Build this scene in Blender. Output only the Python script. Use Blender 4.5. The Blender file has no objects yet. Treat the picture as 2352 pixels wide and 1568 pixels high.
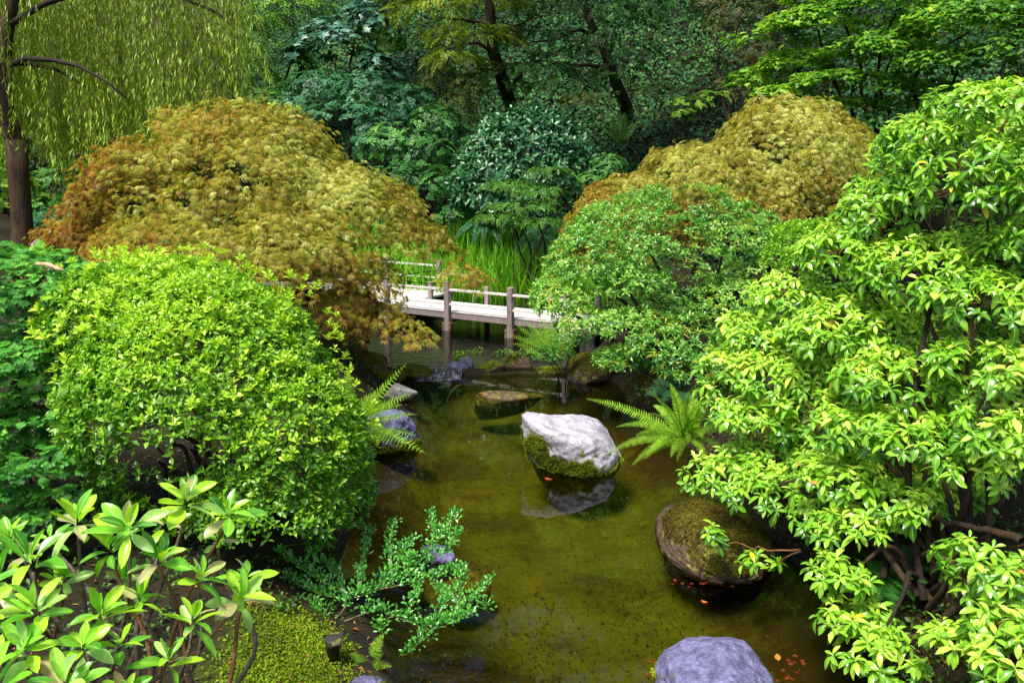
import bpy, bmesh, math
import numpy as np
from mathutils import Matrix, Vector

# ------------------------------------------------------------------ camera, world, light
SC = bpy.context.scene
CAM_H, PITCH, FPX = 2.5, math.radians(12.0), 2037.0          # eye height, downward pitch, focal length in 2352-px units
cam_d = bpy.data.cameras.new('camera'); cam = bpy.data.objects.new('camera', cam_d)
SC.collection.objects.link(cam); SC.camera = cam
cam_d.sensor_width = 36.0; cam_d.lens = 36.0 * FPX / 2352.0
cam_d.clip_start = 0.05; cam_d.clip_end = 400
cam.location = (0, 0, CAM_H); cam.rotation_euler = (math.pi/2 - PITCH, 0, 0)
SUN_EL, SUN_AZ = math.radians(62), math.radians(215)          # azimuth clockwise from +Y
wd = bpy.data.worlds.new('World'); SC.world = wd; wd.use_nodes = True
wn = wd.node_tree; bg = wn.nodes['Background']
sky = wn.nodes.new('ShaderNodeTexSky'); sky.sky_type = 'NISHITA'; sky.sun_disc = False
sky.sun_elevation = SUN_EL; sky.sun_rotation = SUN_AZ; sky.air_density = 1.0; sky.dust_density = 3.0; sky.ozone_density = 1.0
wn.links.new(sky.outputs[0], bg.inputs[0]); bg.inputs[1].default_value = 0.11
sun_d = bpy.data.lights.new('sun', 'SUN'); sun_d.energy = 3.3; sun_d.angle = math.radians(14); sun_d.color = (1.0, 0.94, 0.84)
sun = bpy.data.objects.new('sun', sun_d); SC.collection.objects.link(sun)
sd = Vector((math.sin(SUN_AZ)*math.cos(SUN_EL), math.cos(SUN_AZ)*math.cos(SUN_EL), math.sin(SUN_EL)))
sun.rotation_euler = sd.to_track_quat('Z', 'Y').to_euler()
SC.view_settings.view_transform = 'Standard'; SC.view_settings.look = 'None'
SC.view_settings.exposure = 1.0; SC.view_settings.gamma = 1.0
SC.cycles.max_bounces = 6; SC.cycles.diffuse_bounces = 3; SC.cycles.glossy_bounces = 3
SC.cycles.transmission_bounces = 4; SC.cycles.transparent_max_bounces = 12
SC.cycles.caustics_reflective = False; SC.cycles.caustics_refractive = False

# ------------------------------------------------------------------ helpers
CP, SP = math.cos(PITCH), math.sin(PITCH)
def ray(u, v):
    xc, yc = (u-1176)/FPX, -(v-784)/FPX
    return np.array([xc, CP + yc*SP, -SP + yc*CP])
def P(u, v, Y):
    d = ray(u, v); return np.array([0, 0, CAM_H]) + d*(Y/d[1])
def W(u, v, z=0.0):
    d = ray(u, v); return np.array([0, 0, CAM_H]) + d*((z-CAM_H)/d[2])
def mpp(u, v, Y): return (Y/ray(u, v)[1])/FPX                  # metres per 2352-unit pixel at depth Y
def project(T):
    q = T - np.array([0, 0, CAM_H])
    f = q[:, 1]*CP - q[:, 2]*SP; up = q[:, 1]*SP + q[:, 2]*CP
    f = np.maximum(f, 1e-3)
    return 1176 + FPX*q[:, 0]/f, 784 - FPX*up/f, f
def norm(a): return a/np.maximum(np.linalg.norm(a, axis=-1, keepdims=True), 1e-9)
def sm(x): x = np.clip(x, 0, 1); return x*x*(3-2*x)
def nz(p, scale, seed=0, octv=2):                              # cheap smooth noise, about -1..1
    r = np.random.default_rng(seed+991); out = 0; a = 1.0; tot = 0
    for o in range(octv):
        k = r.normal(size=(7, p.shape[-1]))*scale*(2.1**o); ph = r.uniform(0, 6.28, 7)
        out = out + a*np.sin(p@k.T + ph).sum(-1)/3.0; tot += a; a *= 0.55
    return out/tot

def new_mesh(name, V, F, rnd=None, rib=None, mat=None, smooth=True, extra=None):
    V = np.asarray(V, dtype=np.float32); F = np.asarray(F, dtype=np.int32)
    me = bpy.data.meshes.new(name); k = F.shape[1]
    me.vertices.add(len(V)); me.vertices.foreach_set('co', V.ravel())
    me.loops.add(F.size); me.loops.foreach_set('vertex_index', F.ravel())
    me.polygons.add(len(F)); me.polygons.foreach_set('loop_start', np.arange(0, F.size, k, dtype=np.int32))
    me.polygons.foreach_set('use_smooth', np.full(len(F), smooth, dtype=bool))
    if rnd is not None:
        me.attributes.new('rnd', 'FLOAT', 'FACE').data.foreach_set('value', np.asarray(rnd, dtype=np.float32))
    if rib is not None:
        me.attributes.new('rib', 'FLOAT', 'POINT').data.foreach_set('value', np.asarray(rib, dtype=np.float32))
    for k2, val in (extra or {}).items():
        me.attributes.new(k2, 'FLOAT', 'POINT').data.foreach_set('value', np.asarray(val, dtype=np.float32))
    if mat: me.materials.append(mat)
    me.update(calc_edges=True); return me
def link(name, data, parent=None, loc=None):
    o = bpy.data.objects.new(name, data); SC.collection.objects.link(o)
    if parent is not None: o.parent = parent
    if loc is not None: o.location = [float(c) for c in loc]
    return o
def tag(o, label=None, cat=None, group=None, kind=None):
    if label: o['label'] = label
    if cat: o['category'] = cat
    if group: o['group'] = group
    if kind: o['kind'] = kind
    return o
def thing(name, label, cat, loc, group=None): return tag(link(name, None, loc=loc), label, cat, group)

class MB:                                                      # collects triangles of one mesh
    def __init__(s): s.V = []; s.F = []; s.R = []; s.n = 0
    def add(s, V, F, r=0.5):
        V = np.asarray(V, float); F = np.asarray(F, int)
        s.V.append(V); s.F.append(F+s.n); s.R.append(np.full(len(F), r)); s.n += len(V)
    def box(s, c, size, R=None, r=0.5):
        q = np.array([[x, y, z] for x in (-.5, .5) for y in (-.5, .5) for z in (-.5, .5)])*np.array(size)
        if R is not None: q = q@np.array(R).T
        f = [(0,1,3),(0,3,2),(4,6,7),(4,7,5),(0,4,5),(0,5,1),(2,3,7),(2,7,6),(0,2,6),(0,6,4),(1,5,7),(1,7,3)]
        s.add(q+np.array(c), f, r)
    def tube(s, pts, radii, sides=6, r=0.5):
        pts = np.asarray(pts, float); n = len(pts); t = norm(np.gradient(pts, axis=0))
        ref = np.array([0.13, 0.2, 1.0]) if abs(t[0, 2]) < .9 else np.array([1.0, .1, 0.1])
        a = norm(np.cross(t, ref)); b = np.cross(t, a); radii = np.asarray(radii, float)
        if len(radii) != n: radii = np.interp(np.linspace(0, 1, n), np.linspace(0, 1, len(radii)), radii)
        an = np.linspace(0, 2*np.pi, sides, endpoint=False); rr = np.asarray(radii, float)
        V = (pts[:, None] + rr[:, None, None]*(np.cos(an)[None, :, None]*a[:, None]+np.sin(an)[None, :, None]*b[:, None])).reshape(-1, 3)
        F = []
        for i in range(n-1):
            for j in range(sides):
                k = (j+1) % sides; p, q, m, o = i*sides+j, i*sides+k, (i+1)*sides+k, (i+1)*sides+j
                F += [(p, q, m), (p, m, o)]
        for j in range(1, sides-1): F.append(((n-1)*sides, (n-1)*sides+j, (n-1)*sides+j+1))
        s.add(V, F, r)
    def build(s, name, mat, parent=None, smooth=True, loc=None):
        V = np.concatenate(s.V); off = np.array(parent.location) if parent is not None else np.zeros(3)
        return link(name, new_mesh(name, V-off, np.concatenate(s.F), np.concatenate(s.R), None, mat, smooth), parent)
def wig(p0, p1, rng, n=7, amp=.06, sag=0.0):                   # a wiggly line from p0 to p1
    p0, p1 = np.asarray(p0, float), np.asarray(p1, float); t = np.linspace(0, 1, n)[:, None]; L = np.linalg.norm(p1-p0)
    q = p0+(p1-p0)*t; w = np.cumsum(rng.normal(size=(n, 3)), 0); w = w-w[0]-(w[-1]-w[0])*t
    q = q + w*amp*L*.5 + np.array([0, 0, sag*L])*np.sin(np.pi*t)
    tt = np.linspace(0, n-1, 3*n-2); f = np.stack([np.interp(tt, range(n), q[:, c]) for c in range(3)], -1)
    for _ in range(3): f[1:-1] = (f[:-2]+f[1:-1]+f[2:])/3
    return f

def join(a, b):                                                # two lines as one smooth limb
    f = np.concatenate([a, b[1:]])
    for _ in range(10): f[1:-1] = (f[:-2]+f[1:-1]+f[2:])/3
    return f

# ------------------------------------------------------------------ materials
def nodes(name):
    m = bpy.data.materials.new(name); m.use_nodes = True; nt = m.node_tree; nt.nodes.clear()
    return m, nt, nt.nodes.new, nt.links.new
def ramp(new, cols):
    r = new('ShaderNodeValToRGB'); e = r.color_ramp.elements
    while len(e) < len(cols): e.new(.5)
    for i, c in enumerate(cols):
        e[i].position = i/(len(cols)-1); e[i].color = (*c, 1)
    return r
def leaf_mat(name, cols, rough=.45, trans=.3, spec=.5, rib=None, tcol=(1.3, 1.25, .6)):
    m, nt, new, lk = nodes(name)
    at = new('ShaderNodeAttribute'); at.attribute_name = 'rnd'; rp = ramp(new, cols); lk(at.outputs['Fac'], rp.inputs[0])
    col = rp.outputs[0]
    if rib:
        a2 = new('ShaderNodeAttribute'); a2.attribute_name = 'rib'
        mr = new('ShaderNodeMapRange'); mr.inputs[1].default_value = 0; mr.inputs[2].default_value = .22; mr.inputs[3].default_value = .75; mr.inputs[4].default_value = 0
        lk(a2.outputs['Fac'], mr.inputs[0]); mx = new('ShaderNodeMix'); mx.data_type = 'RGBA'; mx.inputs[7].default_value = (*rib, 1)
        lk(mr.outputs[0], mx.inputs[0]); lk(col, mx.inputs[6]); col = mx.outputs[2]
        geo = new('ShaderNodeNewGeometry'); n = new('ShaderNodeTexNoise'); n.inputs['Scale'].default_value = 60; lk(geo.outputs['Position'], n.inputs['Vector'])
        hs = new('ShaderNodeHueSaturation'); m2 = new('ShaderNodeMapRange'); m2.inputs[3].default_value = .75; m2.inputs[4].default_value = 1.25
        lk(n.outputs[0], m2.inputs[0]); lk(m2.outputs[0], hs.inputs['Value']); lk(col, hs.inputs['Color']); col = hs.outputs[0]
    pr = new('ShaderNodeBsdfPrincipled'); pr.inputs['Roughness'].default_value = rough; pr.inputs['Specular IOR Level'].default_value = spec
    lk(col, pr.inputs['Base Color']); tr = new('ShaderNodeBsdfTranslucent')
    mu = new('ShaderNodeMix'); mu.data_type = 'RGBA'; mu.blend_type = 'MULTIPLY'; mu.inputs[0].default_value = 1; mu.inputs[7].default_value = (*tcol, 1)
    lk(col, mu.inputs[6]); lk(mu.outputs[2], tr.inputs[0])
    ms = new('ShaderNodeMixShader'); ms.inputs[0].default_value = trans; lk(pr.outputs[0], ms.inputs[1]); lk(tr.outputs[0], ms.inputs[2])
    out = new('ShaderNodeOutputMaterial'); lk(ms.outputs[0], out.inputs[0]); return m
def noisy(name, cols, scale=8, rough=.85, bump=.3, stretch=(1, 1, 1), spec=.3, detail=8, rndmix=0.0, bscale=3, bdist=.02):
    m, nt, new, lk = nodes(name)
    tc = new('ShaderNodeTexCoord'); mp = new('ShaderNodeMapping'); mp.inputs['Scale'].default_value = stretch
    lk(tc.outputs['Object'], mp.inputs[0]); n = new('ShaderNodeTexNoise'); n.inputs['Scale'].default_value = scale; n.inputs['Detail'].default_value = detail
    n.inputs['Roughness'].default_value = .65; lk(mp.outputs[0], n.inputs['Vector'])
    mr = new('ShaderNodeMapRange'); mr.inputs[1].default_value = .3; mr.inputs[2].default_value = .7; lk(n.outputs[0], mr.inputs[0])
    fac = mr.outputs[0]
    if rndmix:
        at = new('ShaderNodeAttribute'); at.attribute_name = 'rnd'; ma = new('ShaderNodeMix'); ma.inputs[0].default_value = rndmix
        lk(fac, ma.inputs[2]); lk(at.outputs['Fac'], ma.inputs[3]); fac = ma.outputs[0]
    rp = ramp(new, cols); lk(fac, rp.inputs[0])
    n2 = new('ShaderNodeTexNoise'); n2.inputs['Scale'].default_value = scale*bscale; n2.inputs['Detail'].default_value = 6; lk(mp.outputs[0], n2.inputs['Vector'])
    bp = new('ShaderNodeBump'); bp.inputs['Strength'].default_value = bump; bp.inputs['Distance'].default_value = bdist; lk(n2.outputs[0], bp.inputs['Height'])
    pr = new('ShaderNodeBsdfPrincipled'); pr.inputs['Roughness'].default_value = rough; pr.inputs['Specular IOR Level'].default_value = spec
    lk(rp.outputs[0], pr.inputs['Base Color']); lk(bp.outputs[0], pr.inputs['Normal'])
    out = new('ShaderNodeOutputMaterial'); lk(pr.outputs[0], out.inputs[0]); return m
def water_mat(name, tint, scale, stretch, bump, refl=1.0):
    m, nt, new, lk = nodes(name)
    tc = new('ShaderNodeTexCoord'); mp = new('ShaderNodeMapping'); mp.inputs['Scale'].default_value = stretch; lk(tc.outputs['Object'], mp.inputs[0])
    n = new('ShaderNodeTexNoise'); n.inputs['Scale'].default_value = scale; n.inputs['Detail'].default_value = 4; lk(mp.outputs[0], n.inputs['Vector'])
    bp = new('ShaderNodeBump'); bp.inputs['Strength'].default_value = bump; bp.inputs['Distance'].default_value = .02; lk(n.outputs[0], bp.inputs['Height'])
    fr = new('ShaderNodeFresnel'); fr.inputs[0].default_value = 1.33; lk(bp.outputs[0], fr.inputs['Normal'])
    mu = new('ShaderNodeMath'); mu.operation = 'MULTIPLY'; mu.inputs[1].default_value = refl; lk(fr.outputs[0], mu.inputs[0])
    tr = new('ShaderNodeBsdfTransparent'); tr.inputs[0].default_value = (*tint, 1)
    gl = new('ShaderNodeBsdfGlossy'); gl.inputs['Roughness'].default_value = .03; lk(bp.outputs[0], gl.inputs['Normal'])
    ms = new('ShaderNodeMixShader'); lk(mu.outputs[0], ms.inputs[0]); lk(tr.outputs[0], ms.inputs[1]); lk(gl.outputs[0], ms.inputs[2])
    out = new('ShaderNodeOutputMaterial'); lk(ms.outputs[0], out.inputs[0]); return m
def rock_mat(name, cols, moss, scale=5):
    m, nt, new, lk = nodes(name)
    tc = new('ShaderNodeTexCoord'); n = new('ShaderNodeTexNoise'); n.inputs['Scale'].default_value = scale; n.inputs['Detail'].default_value = 10; n.inputs['Roughness'].default_value = .78; n.inputs['Distortion'].default_value = .15
    lk(tc.outputs['Object'], n.inputs['Vector']); mr = new('ShaderNodeMapRange'); mr.inputs[1].default_value = .32; mr.inputs[2].default_value = .68
    lk(n.outputs[0], mr.inputs[0]); rp = ramp(new, cols); lk(mr.outputs[0], rp.inputs[0])
    nm = new('ShaderNodeTexNoise'); nm.inputs['Scale'].default_value = 22; nm.inputs['Detail'].default_value = 8; lk(tc.outputs['Object'], nm.inputs['Vector'])
    rm = ramp(new, moss); mr2 = new('ShaderNodeMapRange'); mr2.inputs[1].default_value = .3; mr2.inputs[2].default_value = .7; lk(nm.outputs[0], mr2.inputs[0]); lk(mr2.outputs[0], rm.inputs[0])
    at = new('ShaderNodeAttribute'); at.attribute_name = 'moss'; ad = new('ShaderNodeMath'); ad.operation = 'ADD'; lk(at.outputs['Fac'], ad.inputs[0])
    sc = new('ShaderNodeMapRange'); sc.inputs[3].default_value = -.45; sc.inputs[4].default_value = .45; lk(mr2.outputs[0], sc.inputs[0]); lk(sc.outputs[0], ad.inputs[1])
    st = new('ShaderNodeMapRange'); st.inputs[1].default_value = .38; st.inputs[2].default_value = .6; lk(ad.outputs[0], st.inputs[0])
    mx = new('ShaderNodeMix'); mx.data_type = 'RGBA'; lk(st.outputs[0], mx.inputs[0]); lk(rp.outputs[0], mx.inputs[6]); lk(rm.outputs[0], mx.inputs[7])
    wt = new('ShaderNodeAttribute'); wt.attribute_name = 'wet'; dk = new('ShaderNodeMix'); dk.data_type = 'RGBA'; dk.blend_type = 'MULTIPLY'; dk.inputs[7].default_value = (.22, .2, .16, 1)
    lk(wt.outputs['Fac'], dk.inputs[0]); lk(mx.outputs[2], dk.inputs[6])
    n2 = new('ShaderNodeTexNoise'); n2.inputs['Scale'].default_value = 30; n2.inputs['Detail'].default_value = 8; lk(tc.outputs['Object'], n2.inputs['Vector'])
    bp = new('ShaderNodeBump'); bp.inputs['Strength'].default_value = .8; bp.inputs['Distance'].default_value = .016; lk(n2.outputs[0], bp.inputs['Height'])
    pr = new('ShaderNodeBsdfPrincipled'); pr.inputs['Specular IOR Level'].default_value = .35
    rr = new('ShaderNodeMapRange'); rr.inputs[3].default_value = .75; rr.inputs[4].default_value = .25; lk(wt.outputs['Fac'], rr.inputs[0]); lk(rr.outputs[0], pr.inputs['Roughness'])
    lk(dk.outputs[2], pr.inputs['Base Color']); lk(bp.outputs[0], pr.inputs['Normal'])
    out = new('ShaderNodeOutputMaterial'); lk(pr.outputs[0], out.inputs[0]); return m

MOSS = [(.035, .04, .006), (.10, .11, .012), (.17, .19, .02)]
MOSSB = [(.05, .04, .008), (.13, .11, .014), (.18, .19, .02)]
M_bark = noisy('bark_brown', [(.012, .008, .005), (.045, .026, .012), (.075, .045, .02)], 9, stretch=(2, 2, .5), bump=.8)
M_barkdark = noisy('bark_dark', [(.008, .006, .004), (.02, .014, .009), (.04, .028, .016)], 12, bump=.6)
M_barkgrey = noisy('bark_grey', [(.05, .035, .022), (.13, .1, .07), (.2, .17, .12)], 25, bump=.5)
M_barkred = noisy('bark_red', [(.05, .02, .01), (.16, .07, .03), (.2, .1, .05)], 25, bump=.4)
M_twig = noisy('twig_green', [(.12, .12, .03), (.26, .26, .06)], 20, bump=.2)
M_mosstuft = leaf_mat('moss_tuft', [(.06, .08, .006), (.19, .24, .012), (.34, .42, .02)], .8, .2, .2)
M_mossbrown = leaf_mat('moss_tuft_brown', [(.06, .04, .008), (.15, .13, .014), (.22, .25, .02)], .8, .2, .2)
M_mossbright = leaf_mat('moss_bright', [(.07, .11, .004), (.17, .27, .008), (.32, .48, .014)], .8, .25, .2)

# ------------------------------------------------------------------ leaf shapes (length 1 along +X, face +Z)
def leaf_shape(wid, st, wd_, droop=.25, fold=.12, curl=0.0):
    """st: stations 0..1, wd_: half widths relative; first and last are points."""
    V = [(0, 0, 0)]; R = [0]; F = []
    for s, w in zip(st, wd_):
        z = -droop*s*s; x = s*(1-.25*droop*s)
        V += [(x, -w*wid, z+fold*w*wid*2-curl*w*w), (x, 0, z), (x, w*wid, z+fold*w*wid*2-curl*w*w)]; R += [1, 0, 1]
    V.append((1-.25*droop, 0, -droop)); R.append(0); n = len(st)
    F += [(0, 1, 2), (0, 2, 3)]
    for i in range(n-1):
        a = 1+3*i; b = a+3
        F += [(a, b, b+1), (a, b+1, a+1), (a+1, b+1, b+2), (a+1, b+2, a+2)]
    a = 1+3*(n-1); L = len(V)-1; F += [(a, L, a+1), (a+1, L, a+2)]
    return np.array(V, float), np.array(F), np.array(R, float)
def rich_leaf(wid, st, wd_, droop=.25, cup=.2, wave=.02, seed=0):
    r = np.random.default_rng(seed); st = [0]+list(st)+[1]; wd_ = [.03]+list(wd_)+[.01]; cols = np.array([-1, -.55, 0, .55, 1]); V = []; Rb = []
    tw = r.normal()*.25; bend = r.normal()*.05; ph = r.uniform(0, 6)
    for s, w in zip(st, wd_):
        for c in cols:
            y = c*w*wid; z = -droop*s*s+cup*abs(c)**1.5*w*wid*1.3-.02*math.exp(-(c*4)**2)+wave*math.sin(s*11+ph+c*2)*abs(c); z += y*tw*s
            V.append((s*(1-.25*droop), y+bend*s*s, z)); Rb.append(abs(c))
    F = []
    for i in range(len(st)-1):
        for j in range(4): a = i*5+j; F += [(a, a+5, a+6), (a, a+6, a+1)]
    return np.array(V, float), np.array(F), np.array(Rb, float)
def small_leaf(wid=.22, droop=.15, fold=.3, mid=.55):
    return leaf_shape(wid, [mid], [1], droop, fold)
def star_leaf(n=7, spread=2.5, wid=.055, droop=.45, seed=0):
    r = np.random.default_rng(seed); V = [(0, 0, 0)]; F = []; R = [0]
    for i in range(n):
        a = (i/(n-1)-.5)*2*spread/2*1.1 + r.normal()*.07; L = (1-.45*abs(i/(n-1)-.5)*2)*r.uniform(.85, 1.05)
        c, s = math.cos(a), math.sin(a); k = len(V)
        for t, w in ((.5, 1), (.5, -1)): V.append((c*L*t-s*wid*w, s*L*t+c*wid*w, -droop*.2*L)); R.append(1)
        V.append((c*L*(1-.2*droop), s*L*(1-.2*droop), -droop*L)); R.append(0)
        F += [(0, k, k+2), (0, k+2, k+1)]
    return np.array(V, float), np.array(F), np.array(R, float)
def palm_leaf(seed=0):                                         # broad lobed maple leaf
    V = [(0.25, 0, 0.02)]; n = 9
    ang = np.linspace(-2.5, 2.5, n)
    for i, a in enumerate(ang):
        L = (.75 if i % 2 == 0 else .42)*(1.15-.12*abs(a)); V.append((.25+math.cos(a)*L, math.sin(a)*L, -.14*L))
    F = [(0, i, i+1) for i in range(1, n)]
    return np.array(V, float), np.array(F), np.array([0]+[1]*n, float)
def sprig(n=5, wid=.3, ll=.34, droop=.2, seed=0):              # a flat twig end with paired leaflets
    r = np.random.default_rng(seed); V = []; F = []
    def lf(x, y, a, L):
        k = len(V); c, s = math.cos(a), math.sin(a); w = L*wid; z = -droop*x*x + r.normal()*.03
        V.extend([(x, y, z), (x+c*L*.5-s*w, y+s*L*.5+c*w, z+.02), (x+c*L, y+s*L, z-.06), (x+c*L*.5+s*w, y+s*L*.5-c*w, z+.02)])
        F.extend([(k, k+1, k+2), (k, k+2, k+3)])
    for i in range(n):
        x = .12+.7*i/n
        for sgn in (1, -1): lf(x+r.normal()*.02, 0, sgn*(1.05-.35*i/n+r.normal()*.15), ll*(1.05-.4*i/n)*r.uniform(.8, 1.15))
    lf(.8, 0, r.normal()*.1, ll*.7)
    V = np.array(V, float); return V, np.array(F), np.ones(len(V))
def fan(seed=0):                                               # flat scaly conifer spray
    r = np.random.default_rng(seed); V = []; F = []
    def tri(x, y, a, L, w):
        k = len(V); c, s = math.cos(a), math.sin(a)
        V.extend([(x-s*w*.5, y+c*w*.5, -.1*x*x), (x+s*w*.5, y-c*w*.5, -.1*x*x), (x+c*L+s*w*.3, y+s*L-c*w*.3, -.2*(x+c*L)**2), (x+c*L-s*w*.3, y+s*L+c*w*.3, -.2*(x+c*L)**2)])
        F.extend([(k, k+1, k+2), (k, k+2, k+3)])
    tri(0, 0, 0, .9, .05)
    for i in range(6):
        x = .12+.13*i
        for sg in (1, -1):
            L = (.5-.055*i)*r.uniform(.8, 1.2); a = sg*(.85+r.normal()*.1); tri(x, 0, a, L, .055)
            for t in (.35, .62, .85):
                for s2 in (1, -1): tri(x+math.cos(a)*L*t, math.sin(a)*L*t, a+s2*.8, L*.36, .05)
    V = np.array(V, float); return V, np.array(F), np.ones(len(V))

# ------------------------------------------------------------------ scattering
def rot_frames(axis, rng):                                     # frames whose z is `axis`, random spin
    z = norm(axis); r = norm(rng.normal(size=z.shape)); x = norm(np.cross(r, z)); y = np.cross(z, x)
    return np.stack([x, y, z], -1)
def frames_xz(x, zhint):
    x = norm(x); y = norm(np.cross(zhint, x)); z = np.cross(x, y); return np.stack([x, y, z], -1)
def rosettes(pos, axis, k, el, size, rng, offs=.0):
    """k leaves round each axis: elevation el=(outer, inner) in degrees above the plane."""
    N = len(pos); R = rot_frames(axis, rng)
    i = np.arange(k)[None, :]; phi = i*2.39996 + rng.uniform(0, 6.28, (N, 1)) + rng.normal(0, .18, (N, k))
    f = i/max(k-1, 1); e = np.radians(el[0]+(el[1]-el[0])*f + rng.normal(0, 9, (N, k)))
    c, s, ce, se = np.cos(phi), np.sin(phi), np.cos(e), np.sin(e)
    tw = rng.normal(0, .25, (N, k))
    X = np.stack([c*ce, s*ce, se], -1); Yv = np.stack([-s, c, 0*s], -1); Z = np.cross(X, Yv)
    Y2 = Yv*np.cos(tw)[..., None]+Z*np.sin(tw)[..., None]; Z2 = np.cross(X, Y2)
    L = np.stack([X, Y2, Z2], -1)
    sc = rng.uniform(size[0], size[1], (N, k))*(1-.3*f)*rng.uniform(.85, 1.15, (N, 1))
    M = np.einsum('nij,nkjl->nkil', R, L)*sc[..., None, None]
    T = np.repeat(pos[:, None], k, 1) + X@np.zeros((3, 3)) + np.einsum('nij,nkj->nki', R, X)*sc[..., None]*offs + R[:, None, :, 2]*(f*size[1]*.25)[..., None]
    return M.reshape(-1, 3, 3), T.reshape(-1, 3)
def lobe(u, v, Y, ru, rv, rd): 
    m = mpp(u, v, Y); return P(u, v, Y), np.array([ru*m, rd, rv*m])
def shell(lobes, dens, rng, inner=.2, zmin=-.35, bump=.07, bscale=3.0, gap=None, gscale=2.5, cut=.86, back=.35, gseed=3):
    PP, NN = [], []
    for i, (c, r) in enumerate(lobes):
        area = 4*np.pi*((((r[0]*r[1])**1.6+(r[0]*r[2])**1.6+(r[1]*r[2])**1.6)/3)**(1/1.6))
        n = max(6, int(area*dens)); d = norm(rng.normal(size=(n, 3)))
        n_ = norm(d/r); keep = (n_[:, 2] > zmin)
        view = norm(np.array([0, 0, CAM_H])-(c+d*r)); facing = (n_*view).sum(1)
        keep &= (facing > -.25) | (rng.random(n) < back)
        d, n_ = d[keep], n_[keep]; q = c+d*r
        f = (1-inner*rng.random(len(d))**1.5)*(1+bump*nz(q, bscale, 7)); q = c+d*r*f[:, None]
        ok = np.ones(len(q), bool)
        for j, (c2, r2) in enumerate(lobes):
            if j != i: ok &= np.linalg.norm((q-c2)/r2, axis=1) > cut
        if gap is not None: ok &= nz(q, gscale, gseed) > gap
        PP.append(q[ok]); NN.append(n_[ok])
    return np.concatenate(PP), np.concatenate(NN)
def pads(lobes, n, size, rng, zmin=-.1, jit=.08, flat=.25, cut=.8):
    """umbrella-like tiers lying on the lobes: returns list (centre, normal, radius)"""
    out = []; area = np.array([r[0]*r[2]+r[0]*r[1] for c, r in lobes]); cnt = np.maximum(3, (n*area/area.sum()).astype(int))
    for i, (c, r) in enumerate(lobes):
        k = 0; t = 0
        while k < cnt[i] and t < cnt[i]*20:
            t += 1; d = norm(rng.normal(size=3)); nn = norm(d/r)
            if nn[2] < zmin: continue
            q = c+d*r*(1-jit*rng.random()*3)
            if any(j != i and np.linalg.norm((q-c2)/r2) < cut for j, (c2, r2) in enumerate(lobes)): continue
            out.append((q, norm(nn*np.array([1, 1, 1])+np.array([0, 0, flat])), size*rng.uniform(.6, 1.35))); k += 1
    return out
def pad_points(pl, per, rng, droop=.45, thick=.06, aspect=1.0):
    PP, NN, XX = [], [], []
    for c, n, R in pl:
        k = int(per*(R*R)); a = rng.uniform(0, 6.28, k); rr = np.sqrt(rng.random(k))
        out = norm(np.array([n[0], n[1], 0])+1e-6)
        x = norm(np.cross(n, [0.01, 0.02, 1.0]) if abs(n[2]) < .97 else np.array([1., 0, 0])); y = np.cross(n, x)
        rad = R*(1+.22*np.sin(a*3+R*50)+.15*np.sin(a*7+R*90))
        off = x*(np.cos(a)*rr*rad)[:, None]+y*(np.sin(a)*rr*rad*aspect)[:, None]
        q = c+off; q[:, 2] -= droop*R*rr**2; q += n*(rng.normal(size=k)*thick*R)[:, None]
        dirv = norm(off)*.8+out*.5+np.array([0, 0, -.35-.3*droop])
        PP.append(q); NN.append(np.repeat(n[None], k, 0)+norm(off)*.5*rr[:, None]); XX.append(dirv)
    return np.concatenate(PP), np.concatenate(NN), np.concatenate(XX)

TRIS = [0]
def put(root, leafname, protos, M, T, rnd, mat, n_ind=0, stuffname='foliage', cell=11, levels=6, rng=None):
    """the n_ind leaves that show largest become objects of their own, the rest one mesh."""
    rng = rng or np.random.default_rng(5); N = len(T); var = rng.integers(0, len(protos), N); base = np.array(root.location)
    chosen = np.zeros(N, bool)
    if n_ind:
        u, v, f = project(T); sc = np.linalg.norm(M[:, :, 0], axis=1); tip = T+M[:, :, 0]; u2, v2, _ = project(tip)
        ok = (u > 5) & (u < 2347) & (v > 5) & (v < 1563)
        key = (u//cell).astype(int)*100000+(v//cell).astype(int)
        order = np.argsort(f); seen = {}; idx = []
        for i in order:
            if not ok[i]: continue
            if key[i] in seen: continue
            seen[key[i]] = 1; idx.append(i)
        idx = np.array(idx, int); px = np.hypot(u2-u, v2-v)[idx]
        chosen[idx[np.argsort(-px)[:n_ind]]] = True
    meshes = {}
    for i in np.nonzero(chosen)[0]:
        lv = min(levels-1, int(rnd[i]*levels)); k = (var[i], lv)
        if k not in meshes:
            V, F, R = protos[var[i]]; meshes[k] = new_mesh(leafname, V, F, np.full(len(F), (lv+.5)/levels), R, mat)
        o = link(leafname, meshes[k], root); A = np.eye(4); A[:3, :3] = M[i]; A[:3, 3] = T[i]-base
        o.matrix_basis = Matrix(A.tolist())
    Vs, Fs, Rs, Bs = [], [], [], []; n0 = 0
    for a, (V, F, R) in enumerate(protos):
        s = (var == a) & ~chosen; m = int(s.sum())
        if not m: continue
        q = np.einsum('nij,vj->nvi', M[s], V)+(T[s]-base)[:, None]
        ff = F[None]+np.arange(m)[:, None, None]*len(V)+n0
        Vs.append(q.reshape(-1, 3)); Fs.append(ff.reshape(-1, F.shape[1])); n0 += m*len(V)
        Rs.append(np.repeat(rnd[s], len(F))); Bs.append(np.tile(R, m))
    if not Vs: return None
    Fs = np.concatenate(Fs); TRIS[0] += len(Fs)
    o = link(stuffname, new_mesh(stuffname, np.concatenate(Vs), Fs, np.concatenate(Rs), np.concatenate(Bs), mat), root)
    o['kind'] = 'stuff'; return o
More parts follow.
